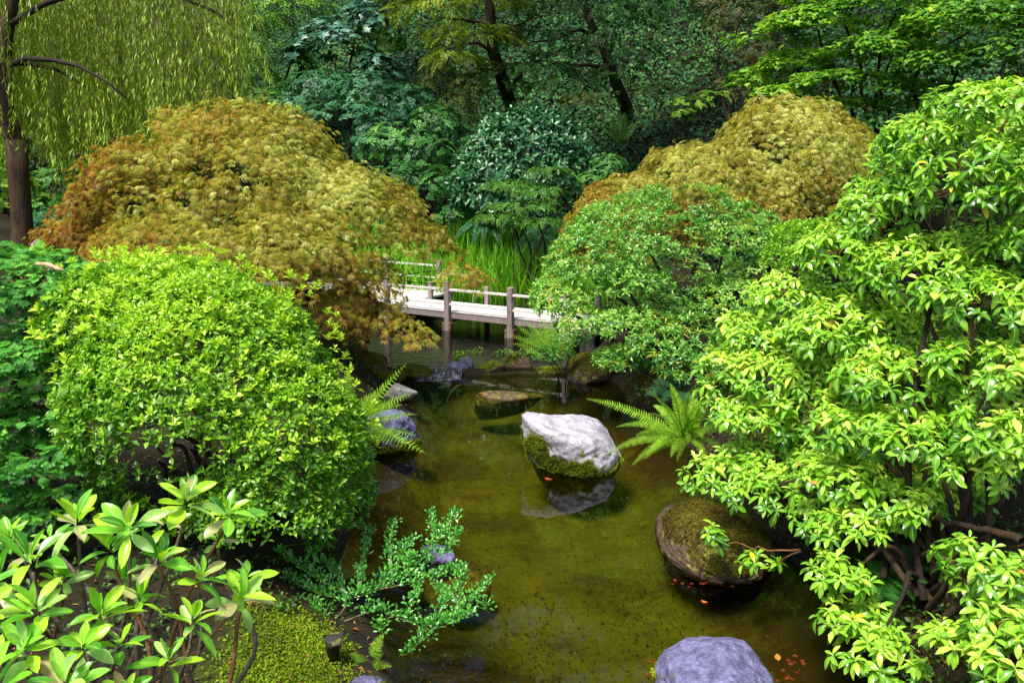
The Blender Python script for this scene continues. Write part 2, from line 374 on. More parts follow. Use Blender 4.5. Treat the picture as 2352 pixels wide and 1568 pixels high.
def rndcol(T, rng, scale=1.5, w=.35, seed=0, bias=0.0):
    return np.clip(.5+bias+w*nz(T, scale, seed)+rng.normal(0, .2, len(T)), 0.01, .99)
def stems(root, base, targets, rng, mat, r0, r1, name='branch', amp=.12, sides=6, sag=.05, each=True, fork=.45):
    """one branch object per target"""
    for t in targets:
        mb = MB(); mb.tube(wig(base+rng.normal(0, r0, 3)*[1, 1, 0], t, rng, 8, amp, sag), np.linspace(r0, r1, 8), sides)
        mb.build(name, mat, root)
def twigs(root, starts, ends, rng, mat, r=.004, name='twigs', amp=.15):
    mb = MB()
    for a, b in zip(starts, ends): mb.tube(wig(a, b, rng, 4, amp), np.linspace(r, r*.4, 4), 3)
    o = mb.build(name, mat, root); o['kind'] = 'stuff'; return o

# ------------------------------------------------------------------ ground, pond
UP = .055                                                       # upper pond level
pts = [W(u, v) for u, v in [(905, 1640), (885, 1500), (820, 1400), (770, 1300), (800, 1200), (800, 1100), (820, 1000), (860, 930), (885, 890), (875, 862)]]
pts += [W(u, v, UP) for u, v in [(850, 800), (820, 752)]] + [np.array(p) for p in ((-4.2, 13.6, 0), (-5.0, 15.2, 0), (-2.5, 14.9, 0), (-1.0, 14.3, 0), (.4, 13.2, 0), (1.5, 12.3, 0))]
pts += [W(u, v, UP) for u, v in [(1410, 768), (1330, 835)]] + [W(u, v) for u, v in [(1330, 862), (1425, 880), (1450, 935), (1545, 990), (1650, 1070), (1730, 1180), (1830, 1290), (1930, 1400), (2030, 1560), (2060, 1660)]]
pts += [np.array((1.3, 1.6, 0)), np.array((-.4, 1.6, 0))]
POND = np.array(pts)[:, :2]
def pond_sd(X, Y):                                             # signed distance, negative inside
    p = np.stack([X.ravel(), Y.ravel()], -1); best = np.full(len(p), 1e9); ins = np.zeros(len(p), bool)
    for i in range(len(POND)):
        a, b = POND[i], POND[(i+1) % len(POND)]; ab = b-a; t = np.clip(((p-a)@ab)/(ab@ab), 0, 1)
        best = np.minimum(best, np.linalg.norm(p-(a+t[:, None]*ab), axis=1))
        cr = (a[1] > p[:, 1]) != (b[1] > p[:, 1])
        xx = a[0]+(p[:, 1]-a[1])/(b[1]-a[1]+1e-12)*(b[0]-a[0]); ins ^= cr & (p[:, 0] < xx)
    return (best*np.where(ins, -1, 1)).reshape(X.shape)
DAM_Y = 10.0
def H(X, Y):
    X = np.asarray(X, float); Y = np.asarray(Y, float); sd = pond_sd(X, Y); q = np.stack([X, Y], -1)
    inside = -np.minimum(.42, np.maximum(0, -sd)*.55) + .035*nz(q, 2.5, 1)
    inside = np.where(Y > DAM_Y, inside+UP, inside)
    lip = np.where((X > -1.05) & (X < -.52), UP-.03, UP+.02+.02*nz(q, 5, 9)); inside = np.maximum(inside, lip-np.abs(Y-DAM_Y-.05*np.sin(X*4))*1.2)
    outside = .30*sm(sd/(.35+.55*sm((.2-X)/.5)*sm((5.2-Y)/1)))+.05+.05*nz(q, 1.6, 2)*sm(sd/.5) + .16*sm((sd-.4)/2.0)
    y0 = 17-4.6*sm((X-2.6)/4)+4.2*sm((-X-3.5)/4)
    hill = np.maximum(0, Y-y0); hill = np.minimum(hill, 34)*.74*sm(hill/2.5+.15)
    hill = hill*(1+.06*nz(q, .35, 3))
    side = .5*np.maximum(0, np.abs(X)-9)
    near = .55*sm((3.0-Y)/2.2)
    out = outside+hill+np.minimum(side, 9)*sm((Y-2)/6+.2)+near
    w = sm((sd+.06)/.12); return inside*(1-w)+out*w
def axis_pts(segs):
    out = []
    for a, b, s in segs: out.append(np.arange(a, b, s))
    return np.unique(np.concatenate(out+[np.array([segs[-1][1]])]))
gx = axis_pts([(-150, -30, 12), (-30, -9, .8), (-9, -4, .2), (-4, 3.5, .05), (3.5, 9, .2), (9, 30, .8), (30, 150, 12)])
gy = axis_pts([(-60, -8, 6), (-8, 1.5, .5), (1.5, 15, .06), (15, 32, .3), (32, 60, 1.5), (60, 180, 12)])
GX, GY = np.meshgrid(gx, gy); GZ = H(GX, GY)
nx, ny = len(gx), len(gy); gi = np.arange(nx*ny).reshape(ny, nx)
GF = np.stack([gi[:-1, :-1], gi[:-1, 1:], gi[1:, 1:], gi[1:, :-1]], -1).reshape(-1, 4)
gsd = pond_sd(GX, GY)
mossw = sm((GX+1.45)/.4)*sm((1.2-GX)/1.2)*sm((4.5-GY)/.7)*sm((gsd-.1)/.35)
gmat, nt, new, lk = nodes('ground')
tc = new('ShaderNodeTexCoord'); n1 = new('ShaderNodeTexNoise'); n1.inputs['Scale'].default_value = 2.2; n1.inputs['Detail'].default_value = 10; n1.inputs['Roughness'].default_value = .7
lk(tc.outputs['Object'], n1.inputs['Vector']); mr = new('ShaderNodeMapRange'); mr.inputs[1].default_value = .35; mr.inputs[2].default_value = .65; lk(n1.outputs[0], mr.inputs[0])
soil = ramp(new, [(.005, .005, .003), (.012, .010, .005), (.022, .018, .007), (.02, .026, .007)]); lk(mr.outputs[0], soil.inputs[0])
n2 = new('ShaderNodeTexNoise'); n2.inputs['Scale'].default_value = 14; n2.inputs['Detail'].default_value = 8; lk(tc.outputs['Object'], n2.inputs['Vector'])
mr2 = new('ShaderNodeMapRange'); mr2.inputs[1].default_value = .35; mr2.inputs[2].default_value = .65; lk(n2.outputs[0], mr2.inputs[0])
mg = ramp(new, [(.03, .035, .005), (.07, .10, .006), (.12, .18, .01)]); lk(mr2.outputs[0], mg.inputs[0])
am = new('ShaderNodeAttribute'); am.attribute_name = 'mossy'
mx = new('ShaderNodeMix'); mx.data_type = 'RGBA'; lk(am.outputs['Fac'], mx.inputs[0]); lk(soil.outputs[0], mx.inputs[6]); lk(mg.outputs[0], mx.inputs[7])
n3 = new('ShaderNodeTexNoise'); n3.inputs['Scale'].default_value = 1.3; n3.inputs['Detail'].default_value = 12; n3.inputs['Roughness'].default_value = .78; lk(tc.outputs['Object'], n3.inputs['Vector'])
mr3 = new('ShaderNodeMapRange'); mr3.inputs[1].default_value = .38; mr3.inputs[2].default_value = .62; lk(n3.outputs[0], mr3.inputs[0])
bedr = ramp(new, [(.040, .037, .004), (.060, .058, .004), (.073, .072, .0045), (.088, .087, .006)]); lk(mr3.outputs[0], bedr.inputs[0])
n4 = new('ShaderNodeTexNoise'); n4.inputs['Scale'].default_value = 38; n4.inputs['Detail'].default_value = 6; lk(tc.outputs['Object'], n4.inputs['Vector'])
mr4 = new('ShaderNodeMapRange'); mr4.inputs[1].default_value = .58; mr4.inputs[2].default_value = .68; lk(n4.outputs[0], mr4.inputs[0])
sp = new('ShaderNodeMix'); sp.data_type = 'RGBA'; sp.inputs[7].default_value = (.045, .03, .008, 1)
smul = new('ShaderNodeMath'); smul.operation = 'MULTIPLY'; smul.inputs[1].default_value = .7; lk(mr4.outputs[0], smul.inputs[0])
lk(smul.outputs[0], sp.inputs[0]); lk(bedr.outputs[0], sp.inputs[6])
ad_ = new('ShaderNodeAttribute'); ad_.attribute_name = 'deep'
nd = new('ShaderNodeMath'); nd.operation = 'ADD'; nsub = new('ShaderNodeMapRange'); nsub.inputs[3].default_value = -.7; nsub.inputs[4].default_value = .3; lk(mr3.outputs[0], nsub.inputs[0]); lk(ad_.outputs['Fac'], nd.inputs[0]); lk(nsub.outputs[0], nd.inputs[1]); nd.use_clamp = True
br_ = new('ShaderNodeMix'); br_.data_type = 'RGBA'; br_.inputs[6].default_value = (.030, .016, .006, 1); lk(nd.outputs[0], br_.inputs[0]); lk(sp.outputs[2], br_.inputs[7])
ab = new('ShaderNodeAttribute'); ab.attribute_name = 'bed'
mb_ = new('ShaderNodeMix'); mb_.data_type = 'RGBA'; lk(ab.outputs['Fac'], mb_.inputs[0]); lk(mx.outputs[2], mb_.inputs[6]); lk(br_.outputs[2], mb_.inputs[7])
bp = new('ShaderNodeBump'); bp.inputs['Strength'].default_value = .7; bp.inputs['Distance'].default_value = .03; lk(n2.outputs[0], bp.inputs['Height'])
pr = new('ShaderNodeBsdfPrincipled'); pr.inputs['Roughness'].default_value = .9; pr.inputs['Specular IOR Level'].default_value = .2
lk(mb_.outputs[2], pr.inputs['Base Color']); lk(bp.outputs[0], pr.inputs['Normal']); out = new('ShaderNodeOutputMaterial'); lk(pr.outputs[0], out.inputs[0])
bedw = sm((-gsd-.12)/.25)*sm((np.abs(GY-DAM_Y)-.12)/.25)
gme = new_mesh('ground', np.stack([GX, GY, GZ], -1).reshape(-1, 3), GF, None, None, gmat, True, {'mossy': mossw.ravel(), 'bed': bedw.ravel(), 'deep': (sm((-gsd-.08)/.75)*1.15-.75*np.exp(-((GX+.42)/.45)**2-((GY-4.1)/.75)**2)).ravel()})
tag(link('ground', gme), kind='structure')

def sheet(name, x0, x1, y0, y1, z, mat, n=2):
    X, Y = np.meshgrid(np.linspace(x0, x1, n), np.linspace(y0, y1, n)); i = np.arange(n*n).reshape(n, n)
    F = np.stack([i[:-1, :-1], i[:-1, 1:], i[1:, 1:], i[1:, :-1]], -1).reshape(-1, 4)
    return tag(link(name, new_mesh(name, np.stack([X, Y, 0*X+z], -1).reshape(-1, 3), F, None, None, mat)), kind='structure')
M_wlow = water_mat('still_water', (.78, .80, .42), 3.0, (1, 1, 1), .09, 1.15)
M_wup = water_mat('rippled_water', (.34, .42, .20), 5.0, (1, 3.2, 1), .38, 1.2)
sheet('pond_water', -2.6, 3.2, 1.2, DAM_Y+.02, 0.0, M_wlow)
sheet('upper_pond_water', -6.2, 2.6, DAM_Y-.02, 16.2, UP, M_wup)
# cascade between the dam stones
cx0, cx1 = W(965, 858)[0], W(1062, 858)[0]
X, S = np.meshgrid(np.linspace(cx0, cx1, 60), np.linspace(0, 1, 22)); q = np.stack([X, S], -1)
Yc = DAM_Y+.08-(.42+.12*nz(q*[1, 0], 6, 3))*S+.015*nz(q, 9, 4); Zc = UP+.006-(UP+.001)*sm((S-.1)/.8)+.010*nz(q*np.array([1, .5]), 22, 5)*np.sin(np.pi*S)
i = np.arange(X.size).reshape(X.shape); F = np.stack([i[:-1, :-1], i[:-1, 1:], i[1:, 1:], i[1:, :-1]], -1).reshape(-1, 4)
M_casc = noisy('glint_tinted_water', [(.01, .01, .008), (.03, .03, .04), (.30, .28, .42)], 26, rough=.12, bump=.8, stretch=(1, .5, 1), spec=.8)  # violet-white end of the ramp paints glints on the spilling water
tag(link('cascade_water', new_mesh('cascade_water', np.stack([X, Yc, Zc], -1).reshape(-1, 3), F, None, None, M_casc)), kind='structure')

def ground_hit(u, v):                                          # where the line of sight meets the ground
    d = ray(u, v); t = np.linspace(1.5, 60, 1200); p = np.array([0, 0, CAM_H])+t[:, None]*d; h = H(p[:, 0], p[:, 1])
    k = np.argmax(p[:, 2] < h); return p[k] if p[k, 2] < h[k] else p[-1]
def gz(x, y): return float(H(np.array([x]), np.array([y]))[0])

# ------------------------------------------------------------------ rocks
_bm = bmesh.new(); bmesh.ops.create_icosphere(_bm, subdivisions=6, radius=1); _bm.verts.ensure_lookup_table()
ICO6 = (np.array([v.co[:] for v in _bm.verts]), np.array([[v.index for v in f.verts] for f in _bm.faces])); _bm.free()
_bm = bmesh.new(); bmesh.ops.create_icosphere(_bm, subdivisions=5, radius=1); _bm.verts.ensure_lookup_table()
ICO5 = (np.array([v.co[:] for v in _bm.verts]), np.array([[v.index for v in f.verts] for f in _bm.faces])); _bm.free()
RK = {
 'white': rock_mat('white_stone', [(.10, .09, .10), (.27, .25, .30), (.42, .40, .45), (.60, .58, .64)], MOSS, 6),
 'grey': rock_mat('grey_stone', [(.06, .055, .06), (.14, .14, .15), (.25, .24, .26)], MOSS, 6),
 'blue': rock_mat('blue_stone', [(.03, .028, .05), (.08, .078, .16), (.15, .145, .28), (.30, .29, .46)], MOSS, 18),
 'dark': rock_mat('dark_stone', [(.012, .010, .010), (.035, .03, .028), (.06, .05, .045)], MOSSB, 6),
 'brown': rock_mat('brown_stone', [(.03, .02, .012), (.08, .05, .03), (.13, .09, .06)], MOSSB, 6),
}
def rock(u, vbase, ru, vtop, depth, kind, label, seed, moss=(0, 0, 0, 0), z0=0.0, sharp=10, tuft=0, tufm=None, name='rock', group=None, big=False, lean=0.0, tilt=0.0, planes=None, top=None):
    """u: middle; vbase: line where its front meets the water or soil at height z0; ru: half width px; vtop: its top.
    moss=(bias, up-facing, low, noise)"""
    f = W(u, vbase, z0); m = mpp(u, vbase, f[1]); yc = f[1]+depth*.9; m = mpp(u, vbase, yc); x = P(u, vbase, yc)[0]
    ztop = P(u, vtop, yc)[2]; hgt = max(.04, ztop-z0); rx = ru*m; rng = np.random.default_rng(seed)
    D, F = ICO6 if big else ICO5
    n = planes or 16; N = norm(rng.normal(size=(n, 3))*[1, 1, .8]); N[0] = norm(np.array([.1, .05, 1.0])); h = rng.uniform(.72, 1.0, n); h[0] = .9
    if top: N[0] = norm(np.array(top[:3])); h[0] = top[3]
    dt = np.maximum(D@N.T, 1e-3); r = ((dt/h)**sharp).sum(1)**(-1.0/sharp)
    q = D*r[:, None]; q = q/np.array([np.abs(q[:, 0]).max(), np.abs(q[:, 1]).max(), np.abs(q[:, 2]).max()])
    no = .06*nz(q, 2.2, seed)+.034*nz(q, 6, seed+1)-.022*np.abs(nz(q, 11, seed+6))+.016*nz(q, 19, seed+2)+.007*nz(q, 34, seed+3)+.004*nz(q, 70, seed+4)
    q = q*(1+no)[:, None]; q[:, 0] += lean*np.maximum(q[:, 2], 0)
    zb = .45*hgt+.08; V = q*np.array([rx, depth, 1]); V[:, 2] = np.where(q[:, 2] > -.12, (q[:, 2]+.12)/1.12*hgt, (q[:, 2]+.12)*zb*1.4)
    V[:, 2] += tilt*V[:, 0]
    e = V[F[:, 1]]-V[F[:, 0]]; g = V[F[:, 2]]-V[F[:, 0]]; fn = np.cross(e, g); vn = np.zeros_like(V)
    for a in range(3): np.add.at(vn, F[:, a], fn)
    vn = norm(vn)
    ms = np.clip(moss[0]+moss[1]*vn[:, 2]+moss[2]*(1-np.clip(V[:, 2]/hgt, 0, 1.2))+moss[3]*nz(q, 2.6, seed+9), 0, 1)
    wet = sm((.028-V[:, 2]+.012*nz(q, 8, seed+5))/.03)
    o = tag(link(name, new_mesh(name, V, F, None, None, RK[kind], True, {'moss': ms, 'wet': wet}), loc=(x, yc, z0)), label, 'rock', group)
    if tuft:
        w = np.where((ms > .5) & (V[:, 2] > .01), 1.0, 0); w = w*(.3+(-vn[:, 1] > -.3))
        if w.sum() > 5:
            k = rng.choice(len(V), tuft, p=w/w.sum()); pos = V[k]+rng.normal(0, .006, (tuft, 3)); s = rng.uniform(.008, .02, tuft)
            M, T = rosettes(pos+np.array([x, yc, z0]), vn[k]+rng.normal(0, .4, (tuft, 3)), 3, (35, 70), (.010, .020), rng)
            put(o, 'moss', [small_leaf(.25)], M, T, np.clip(.45+.4*nz(T, 9, seed)+rng.normal(0, .15, len(T)), .01, .99), tufm or M_mosstuft, 0, 'moss')
    return o
rock(1318, 1096, 117, 945, .40, 'white', 'white rock with green mossy lower sides standing in the open water', 12, (-.38, -.42, 1.0, .55), sharp=13, tuft=6500, big=True, lean=-.04, planes=17, top=(.32, -.12, 1.0, .80))
rock(1608, 1342, 140, 1172, .62, 'brown', 'rounded brown-green mossy rock in the water with a leafy sprig over it', 31, (.62, .30, -.55, .22), sharp=5, tuft=7000, tufm=M_mossbrown, big=True, planes=46)
rock(1628, 1660, 142, 1468, .34, 'blue', 'smooth bluish violet rock at the bottom edge of the photo', 8, (-.5, -.2, .9, .3), sharp=12, tuft=1200, big=True, lean=-.02, top=(-.25, -.2, 1.0, .72))
rock(905, 1048, 78, 935, .34, 'blue', 'bluish rock with a mossy lower rim beneath the left fern', 15, (-.4, -.45, 1.1, .28), sharp=5, tuft=2600, big=True)
rock(912, 925, 52, 866, .22, 'grey', 'pointed grey rock with slanting streaks behind the left fern', 23, (-.15, .1, .3, .3), sharp=14, tuft=500, lean=.1, planes=9)
rock(832, 882, 58, 812, .30, 'brown', 'round olive moss-covered rock right of the clipped azalea', 27, (.35, .4, 0, .2), sharp=4, tuft=2600, tufm=M_mossbrown)
rock(790, 800, 62, 728, .42, 'dark', 'tall dark shaded rock under the left maple branches', 29, (.0, .2, .0, .3), sharp=9)
rock(785, 920, 30, 833, .2, 'blue', 'violet-grey rock edge showing right of the clipped azalea', 30, (-.1, 0, .3, .3), sharp=9)
rock(1372, 880, 84, 792, .42, 'brown', 'large rusty-green mossy boulder overhanging the water below the flowering andromeda', 33, (.45, .75, -.5, .2), sharp=6, tuft=6200, tufm=M_mossbrown, big=True, planes=30)
G = 'stones of the low dam between the two ponds'
rock(1063, 856, 42, 812, .13, 'blue', 'low dam stone with bright green moss, next to the cascade', 41, (.1, .7, -.3, .2), sharp=6, tuft=1500, tufm=M_mossbright, group=G)
rock(1132, 860, 36, 815, .13, 'brown', 'brown dam stone between the two mossier ones', 42, (.1, .5, 0, .3), sharp=7, tuft=800, group=G)
rock(1192, 858, 36, 812, .13, 'brown', 'rusty brown dam stone nearest the feathery fern clump', 43, (.2, .6, 0, .3), sharp=6, tuft=700, tufm=M_mossbrown, group=G)
rock(1262, 860, 50, 826, .14, 'brown', 'flat mossy dam stone at the right end below the fern clump', 44, (.3, .6, 0, .2), sharp=6, tuft=900, group=G)
rock(950, 870, 44, 836, .15, 'brown', 'flat green mossy stone left of the cascade', 45, (.4, .6, 0, .2), sharp=5, tuft=1600, group=G)
rock(892, 878, 44, 838, .16, 'brown', 'low mossy stone against the round olive rock', 46, (.4, .5, 0, .2), sharp=5, tuft=1200, group=G)
rock(1160, 938, 92, 893, .25, 'brown', 'flat rock just under the water below the dam', 51, (.2, .2, 0, .3), z0=-.10, sharp=5)
rock(1006, 1296, 52, 1246, .10, 'blue', 'small violet-grey rock half sunk behind the upright holly sprig', 52, (-.2, .1, .3, .35), sharp=7, tuft=400)
rock(1040, 1400, 90, 1290, .24, 'brown', 'dark rock lying under water beside the small half sunk one', 53, (.2, .2, 0, .3), z0=-.24, sharp=5)
rock(765, 1490, 26, 1466, .07, 'dark', 'small violet stone in the moss at the bottom left', 58, (-.1, .2, .2, .3), z0=.2)
rock(850, 1590, 50, 1553, .08, 'blue', 'grey stone at the bottom edge beside the little yellow fern', 55, (-.1, .2, .2, .3), z0=.12)
G = 'stones along the bank behind the bridge'
for k, (u, vb, r_, vt, kd, lb) in enumerate([(1030, 706, 24, 676, 'blue', 'blue-grey bank stone seen between the bridge rails beside the near post'),
    (1075, 716, 20, 690, 'dark', 'dark bank stone right of the blue-grey one behind the bridge'), (1150, 722, 17, 704, 'brown', 'brown mossy bank stone behind the second back post'),
    (1190, 728, 18, 705, 'brown', 'orange-brown mossy bank stone in the middle of the reed edge'), (1228, 733, 18, 708, 'blue', 'violet bank stone between the orange-brown stone and the right back post'),
    (1290, 742, 22, 715, 'dark', 'dark bank stone under the left tips of the andromeda')]):
    rock(u, vb, r_, vt, .1, kd, lb, 60+k, (.05, .3, .1, .4), z0=UP, tuft=200, group=G)
rock(1445, 728, 46, 682, .2, 'grey', 'pale grey boulder glimpsed through the andromeda stems', 71, (-.3, .1, .5, .3), z0=.25)
rock(1345, 815, 22, 745, .14, 'dark', 'dark upright rock at the right bridge end', 72, (.1, .2, 0, .3), z0=.1)
rock(1530, 745, 40, 690, .2, 'brown', 'brown boulder behind the andromeda stems', 73, (.0, .4, 0, .3), z0=.3)
rock(1590, 975, 60, 905, .25, 'dark', 'dark wet rock behind the right fern', 74, (.0, .3, 0, .3), z0=.05, tuft=300)

# ------------------------------------------------------------------ bridge
M_deck = noisy('weathered_plank', [(.40, .36, .33), (.62, .58, .55), (.78, .74, .72)], 14, rough=.7, bump=.35, stretch=(1, 1, 1), rndmix=.35)
M_post = noisy('weathered_post', [(.13, .10, .09), (.25, .20, .19), (.36, .31, .33)], 12, bump=.5, stretch=(3, 3, .5), rndmix=.25)
M_foot = noisy('wet_post_foot', [(.05, .025, .015), (.16, .09, .06), (.30, .22, .19)], 18, bump=.5, rough=.4)
BD = norm(np.array([.92, -.53, 0])); BN = np.array([-BD[1], BD[0], 0])*1.0   # along the bridge, and away from the viewer
BR = np.stack([BD, BN, [0, 0, 1.0]], -1); B0 = np.array([-.88, 12.30, 0])
br = thing('footbridge', 'low weathered wooden footbridge with short posts and thin rails crossing the pond', 'bridge', (-.88, 12.3, .1))
def bpt(s, t, z): return B0+BD*s+BN*t+np.array([0, 0, z])
def blk(name, s0, s1, t0, t1, z0, z1, mat, r=.5, par=None, bev=.006):
    mb = MB(); c = bpt((s0+s1)/2, (t0+t1)/2, (z0+z1)/2); mb.box(c, (abs(s1-s0), abs(t1-t0), abs(z1-z0)), BR, r); return mb.build(name, mat, par or br, smooth=False)
rg = np.random.default_rng(4); DZ = .30; NP = 8; Wd = .80
for k in range(NP):
    t0 = .02+Wd*k/NP; a = rg.uniform(0, .003)
    blk('plank', -2.3, 2.6, t0+.004, t0+Wd/NP-.004, DZ-.035+a, DZ+a, M_deck, rg.random())
for k in range(NP):                                            # second length of the zigzag, set back
    t0 = .80+Wd*k/NP; a = rg.uniform(0, .003)
    blk('plank', -4.6, -.55 if False else -1.05, t0+.01, t0+Wd/NP+.002, DZ-.035+a-.001, DZ+a-.001, M_deck, rg.random())
for t in (.0, Wd+.02-.0): blk('edge_beam', -2.3, 2.6, t-.012, t+.012, DZ-.075, DZ-.012, M_post)
blk('edge_beam', -4.6, -1.05, 1.62, 1.65, DZ-.10, DZ-.012, M_post)
for s in (-1.0, 0, .92, 1.8): blk('cross_beam', s-.03, s+.03, .03, Wd-.03, DZ-.14, DZ-.04, M_post)
def post(s, t, top, w=.075, bot=-.3, foot=True):
    p = blk('post', s-w/2, s+w/2, t-w/2, t+w/2, bot, top, M_post, rg.random())
    c = bpt(s, t, top); mb = MB(); 
    q = np.array([[x, y, 0] for x, y in ((-1, -1), (1, -1), (1, 1), (-1, 1))])*w/2
    q = np.concatenate([q, q*.8+[0, 0, .008]])@BR.T+c
    mb.add(q, [(0, 1, 5), (0, 5, 4), (1, 2, 6), (1, 6, 5), (2, 3, 7), (2, 7, 6), (3, 0, 4), (3, 4, 7), (4, 5, 6), (4, 6, 7)]); cp = mb.build('post_cap', M_post, br, False); cp.parent = p; cp.location = (0, 0, 0)
    if foot:
        for sx in (-1, 1): blk('post_foot', s+sx*(w/2+.002), s+sx*(w/2+.032), t-.045, t+.045, -.3, .17, M_foot, par=br)
FS = [-1.06, 0, 1.02, 1.86]
for s in FS: post(s, -.045, .735)
BS = [-1.25, -.18, .84, 1.8]
for s in (-.92, .10, .98, 1.9): post(s, Wd+.055, .56, .06, foot=False)
for z in (.635, .43):
    for a, b in zip(FS[:-1], FS[1:]): blk('rail', a+.038, b-.038, -.066, -.024, z-.013, z+.013, M_deck, .6)
    blk('rail', -2.3, FS[0]-.038, -.066, -.024, z-.013, z+.013, M_deck, .6)
BBS = [-.92, .10, .98, 1.9]
for a, b in zip(BBS[:-1], BBS[1:]): blk('rail', a+.03, b-.03, Wd+.035, Wd+.075, .475-.012, .475+.012, M_deck, .7)
for s, t, tp in ((-1.32, 1.67, .78), (-.62, 1.67, .66), (-2.4, 1.67, .76), (-3.5, 1.67, .76)): post(s, t, tp, .08, foot=False)
for z in (.70, .50): blk('rail', -2.36, -1.36, 1.65, 1.69, z-.012, z+.012, M_deck, .6); blk('rail', -3.46, -2.44, 1.65, 1.69, z-.012, z+.012, M_deck, .6)
blk('rail', -1.28, -.66, 1.65, 1.69, .57, .594, M_deck, .7)

# ------------------------------------------------------------------ reeds and ground cover
rg = np.random.default_rng(11)
n = 15000; xs = rg.uniform(-4.6, 2.0, n); ys = rg.uniform(12.4, 17.6, n); h_ = H(xs, ys); sdv = pond_sd(xs, ys)
back = 14.6-.50*xs; ok = (sdv > -.25) & (ys > 13.6-.62*(xs+.3)) & (xs+ys*.0 < 2.2) & (ys < 17.4); xs, ys, h_ = xs[ok], ys[ok], h_[ok]; n = len(xs)
T = np.stack([xs, ys, np.maximum(h_, .08)], -1); az = rg.uniform(0, 6.28, n); el = np.radians(rg.normal(80, 7, n))
Xd = np.stack([np.cos(az)*np.cos(el), np.sin(az)*np.cos(el), np.sin(el)], -1)
M = frames_xz(Xd, np.stack([-np.cos(az), -np.sin(az), .3+0*az], -1))*rg.uniform(.45, .95, n)[:, None, None]
blade = leaf_shape(.013, [.3, .6, .85], [1, .9, .5], .55, .2)
blade2 = leaf_shape(.011, [.3, .6, .85], [1, .9, .5], .12, .2)
rd = thing('reed_bed', 'bright green grassy reed bed growing behind the footbridge', 'reeds', (0, 14.5, .2)); rd['kind'] = 'stuff'
M_reed = leaf_mat('reed_leaf', [(.06, .18, .010), (.13, .40, .018), (.25, .60, .03), (.42, .60, .05)], .5, .35, .3)
put(rd, 'blade', [blade, blade2, blade2], M, T, np.clip(rg.normal(.45, .22, n), .01, .99), M_reed, 0, 'blades')
# moss on the near left bank
n = 60000; xs = rg.uniform(-2.2, 0.0, n); ys = rg.uniform(2.7, 4.4, n); sdv = pond_sd(xs, ys); ok = (sdv > .12+.3*rg.random(n)) & (ys < 4.05+.35*rg.random(n)) & (xs > -1.35+.4*rg.random(n))
xs, ys = xs[ok], ys[ok]; T = np.stack([xs, ys, H(xs, ys)], -1); k = nz(T, 4, 3) + nz(T, 11, 5)*.4; T = T[k > -1.6]
mo = tag(link('moss_carpet', None, loc=(-1, 3.6, .3)), 'low bright green moss carpet under the big-leaved rhododendron', 'moss', kind='stuff')
M, T2 = rosettes(T, np.array([0, 0, 1.])+rg.normal(0, .3, T.shape), 2, (30, 70), (.010, .024), rg)
put(mo, 'moss', [small_leaf(.3)], M, T2, np.clip(.5+.35*nz(T2, 5, 3)+rg.normal(0, .15, len(T2)), .01, .99), M_mossbright, 0, 'moss')
# leaf litter
M_litter = leaf_mat('dry_leaf', [(.05, .02, .008), (.14, .055, .018), (.28, .12, .03), (.32, .22, .06)], .6, .15, .3)
n = 15000; xs = rg.uniform(-4, 6, n); ys = 2+rg.random(n)**1.6*15; sdv = pond_sd(xs, ys); ok = sdv > .02; xs, ys = xs[ok], ys[ok]
T = np.stack([xs, ys, H(xs, ys)+.006], -1); M = rot_frames(np.array([0, 0, 1.])+rg.normal(0, .25, T.shape), rg)*rg.uniform(.015, .045, len(T))[:, None, None]
li = tag(link('leaf_litter', None, loc=(0, 5, .2)), 'brown leaf litter scattered on the dark soil of the banks', 'leaf litter', kind='stuff')
put(li, 'leaf', [small_leaf(.3), small_leaf(.12)], M, T, rg.random(len(T)), M_litter, 0, 'dry_leaves')
n = 60000; xs = rg.uniform(-2.5, 3.2, n); ys = rg.uniform(3.0, 9.8, n); sdv = pond_sd(xs, ys); ok = (sdv > .0) & (sdv < .9) & ((xs > .3) | (ys > 4.1)); xs, ys = xs[ok], ys[ok]; T = np.stack([xs, ys, H(xs, ys)], -1); kk = nz(T, 3, 13); T = T[kk > -.1]
bm_ = tag(link('bank_moss', None, loc=(0, 6, .2)), 'olive brown moss patches along the steep shaded pond banks', 'moss', kind='stuff')
M, T2 = rosettes(T, np.array([0, 0, 1.])+rg.normal(0, .4, T.shape), 2, (25, 70), (.014, .032), rg)
put(bm_, 'moss', [small_leaf(.3)], M, T2, np.clip(.4+.35*nz(T2, 4, 3)+rg.normal(0, .2, len(T2)), .01, .99), M_mossbrown, 0, 'moss')
# small weeds on the banks
M_weed = leaf_mat('bank_weed', [(.015, .05, .006), (.04, .12, .012), (.10, .22, .02)], .45, .25, .4)
n = 22000; xs = rg.uniform(-4, 6, n); ys = 3.2+rg.random(n)**1.3*13; sdv = pond_sd(xs, ys); ok = (sdv > .05) & (nz(np.stack([xs, ys], -1), 2, 8) > -.05); xs, ys = xs[ok], ys[ok]
T = np.stack([xs, ys, H(xs, ys)+.02], -1); M, T2 = rosettes(T, np.array([0, 0, 1.])+rg.normal(0, .3, T.shape), 4, (10, 50), (.02, .045), rg)
wd2 = tag(link('bank_weeds', None, loc=(0, 5, .2)), 'small dark green weeds dotting the banks under the shrubs', 'weeds', kind='stuff')
put(wd2, 'leaf', [small_leaf(.3)], M, T2, rg.random(len(T2)), M_weed, 0, 'weed_leaves')
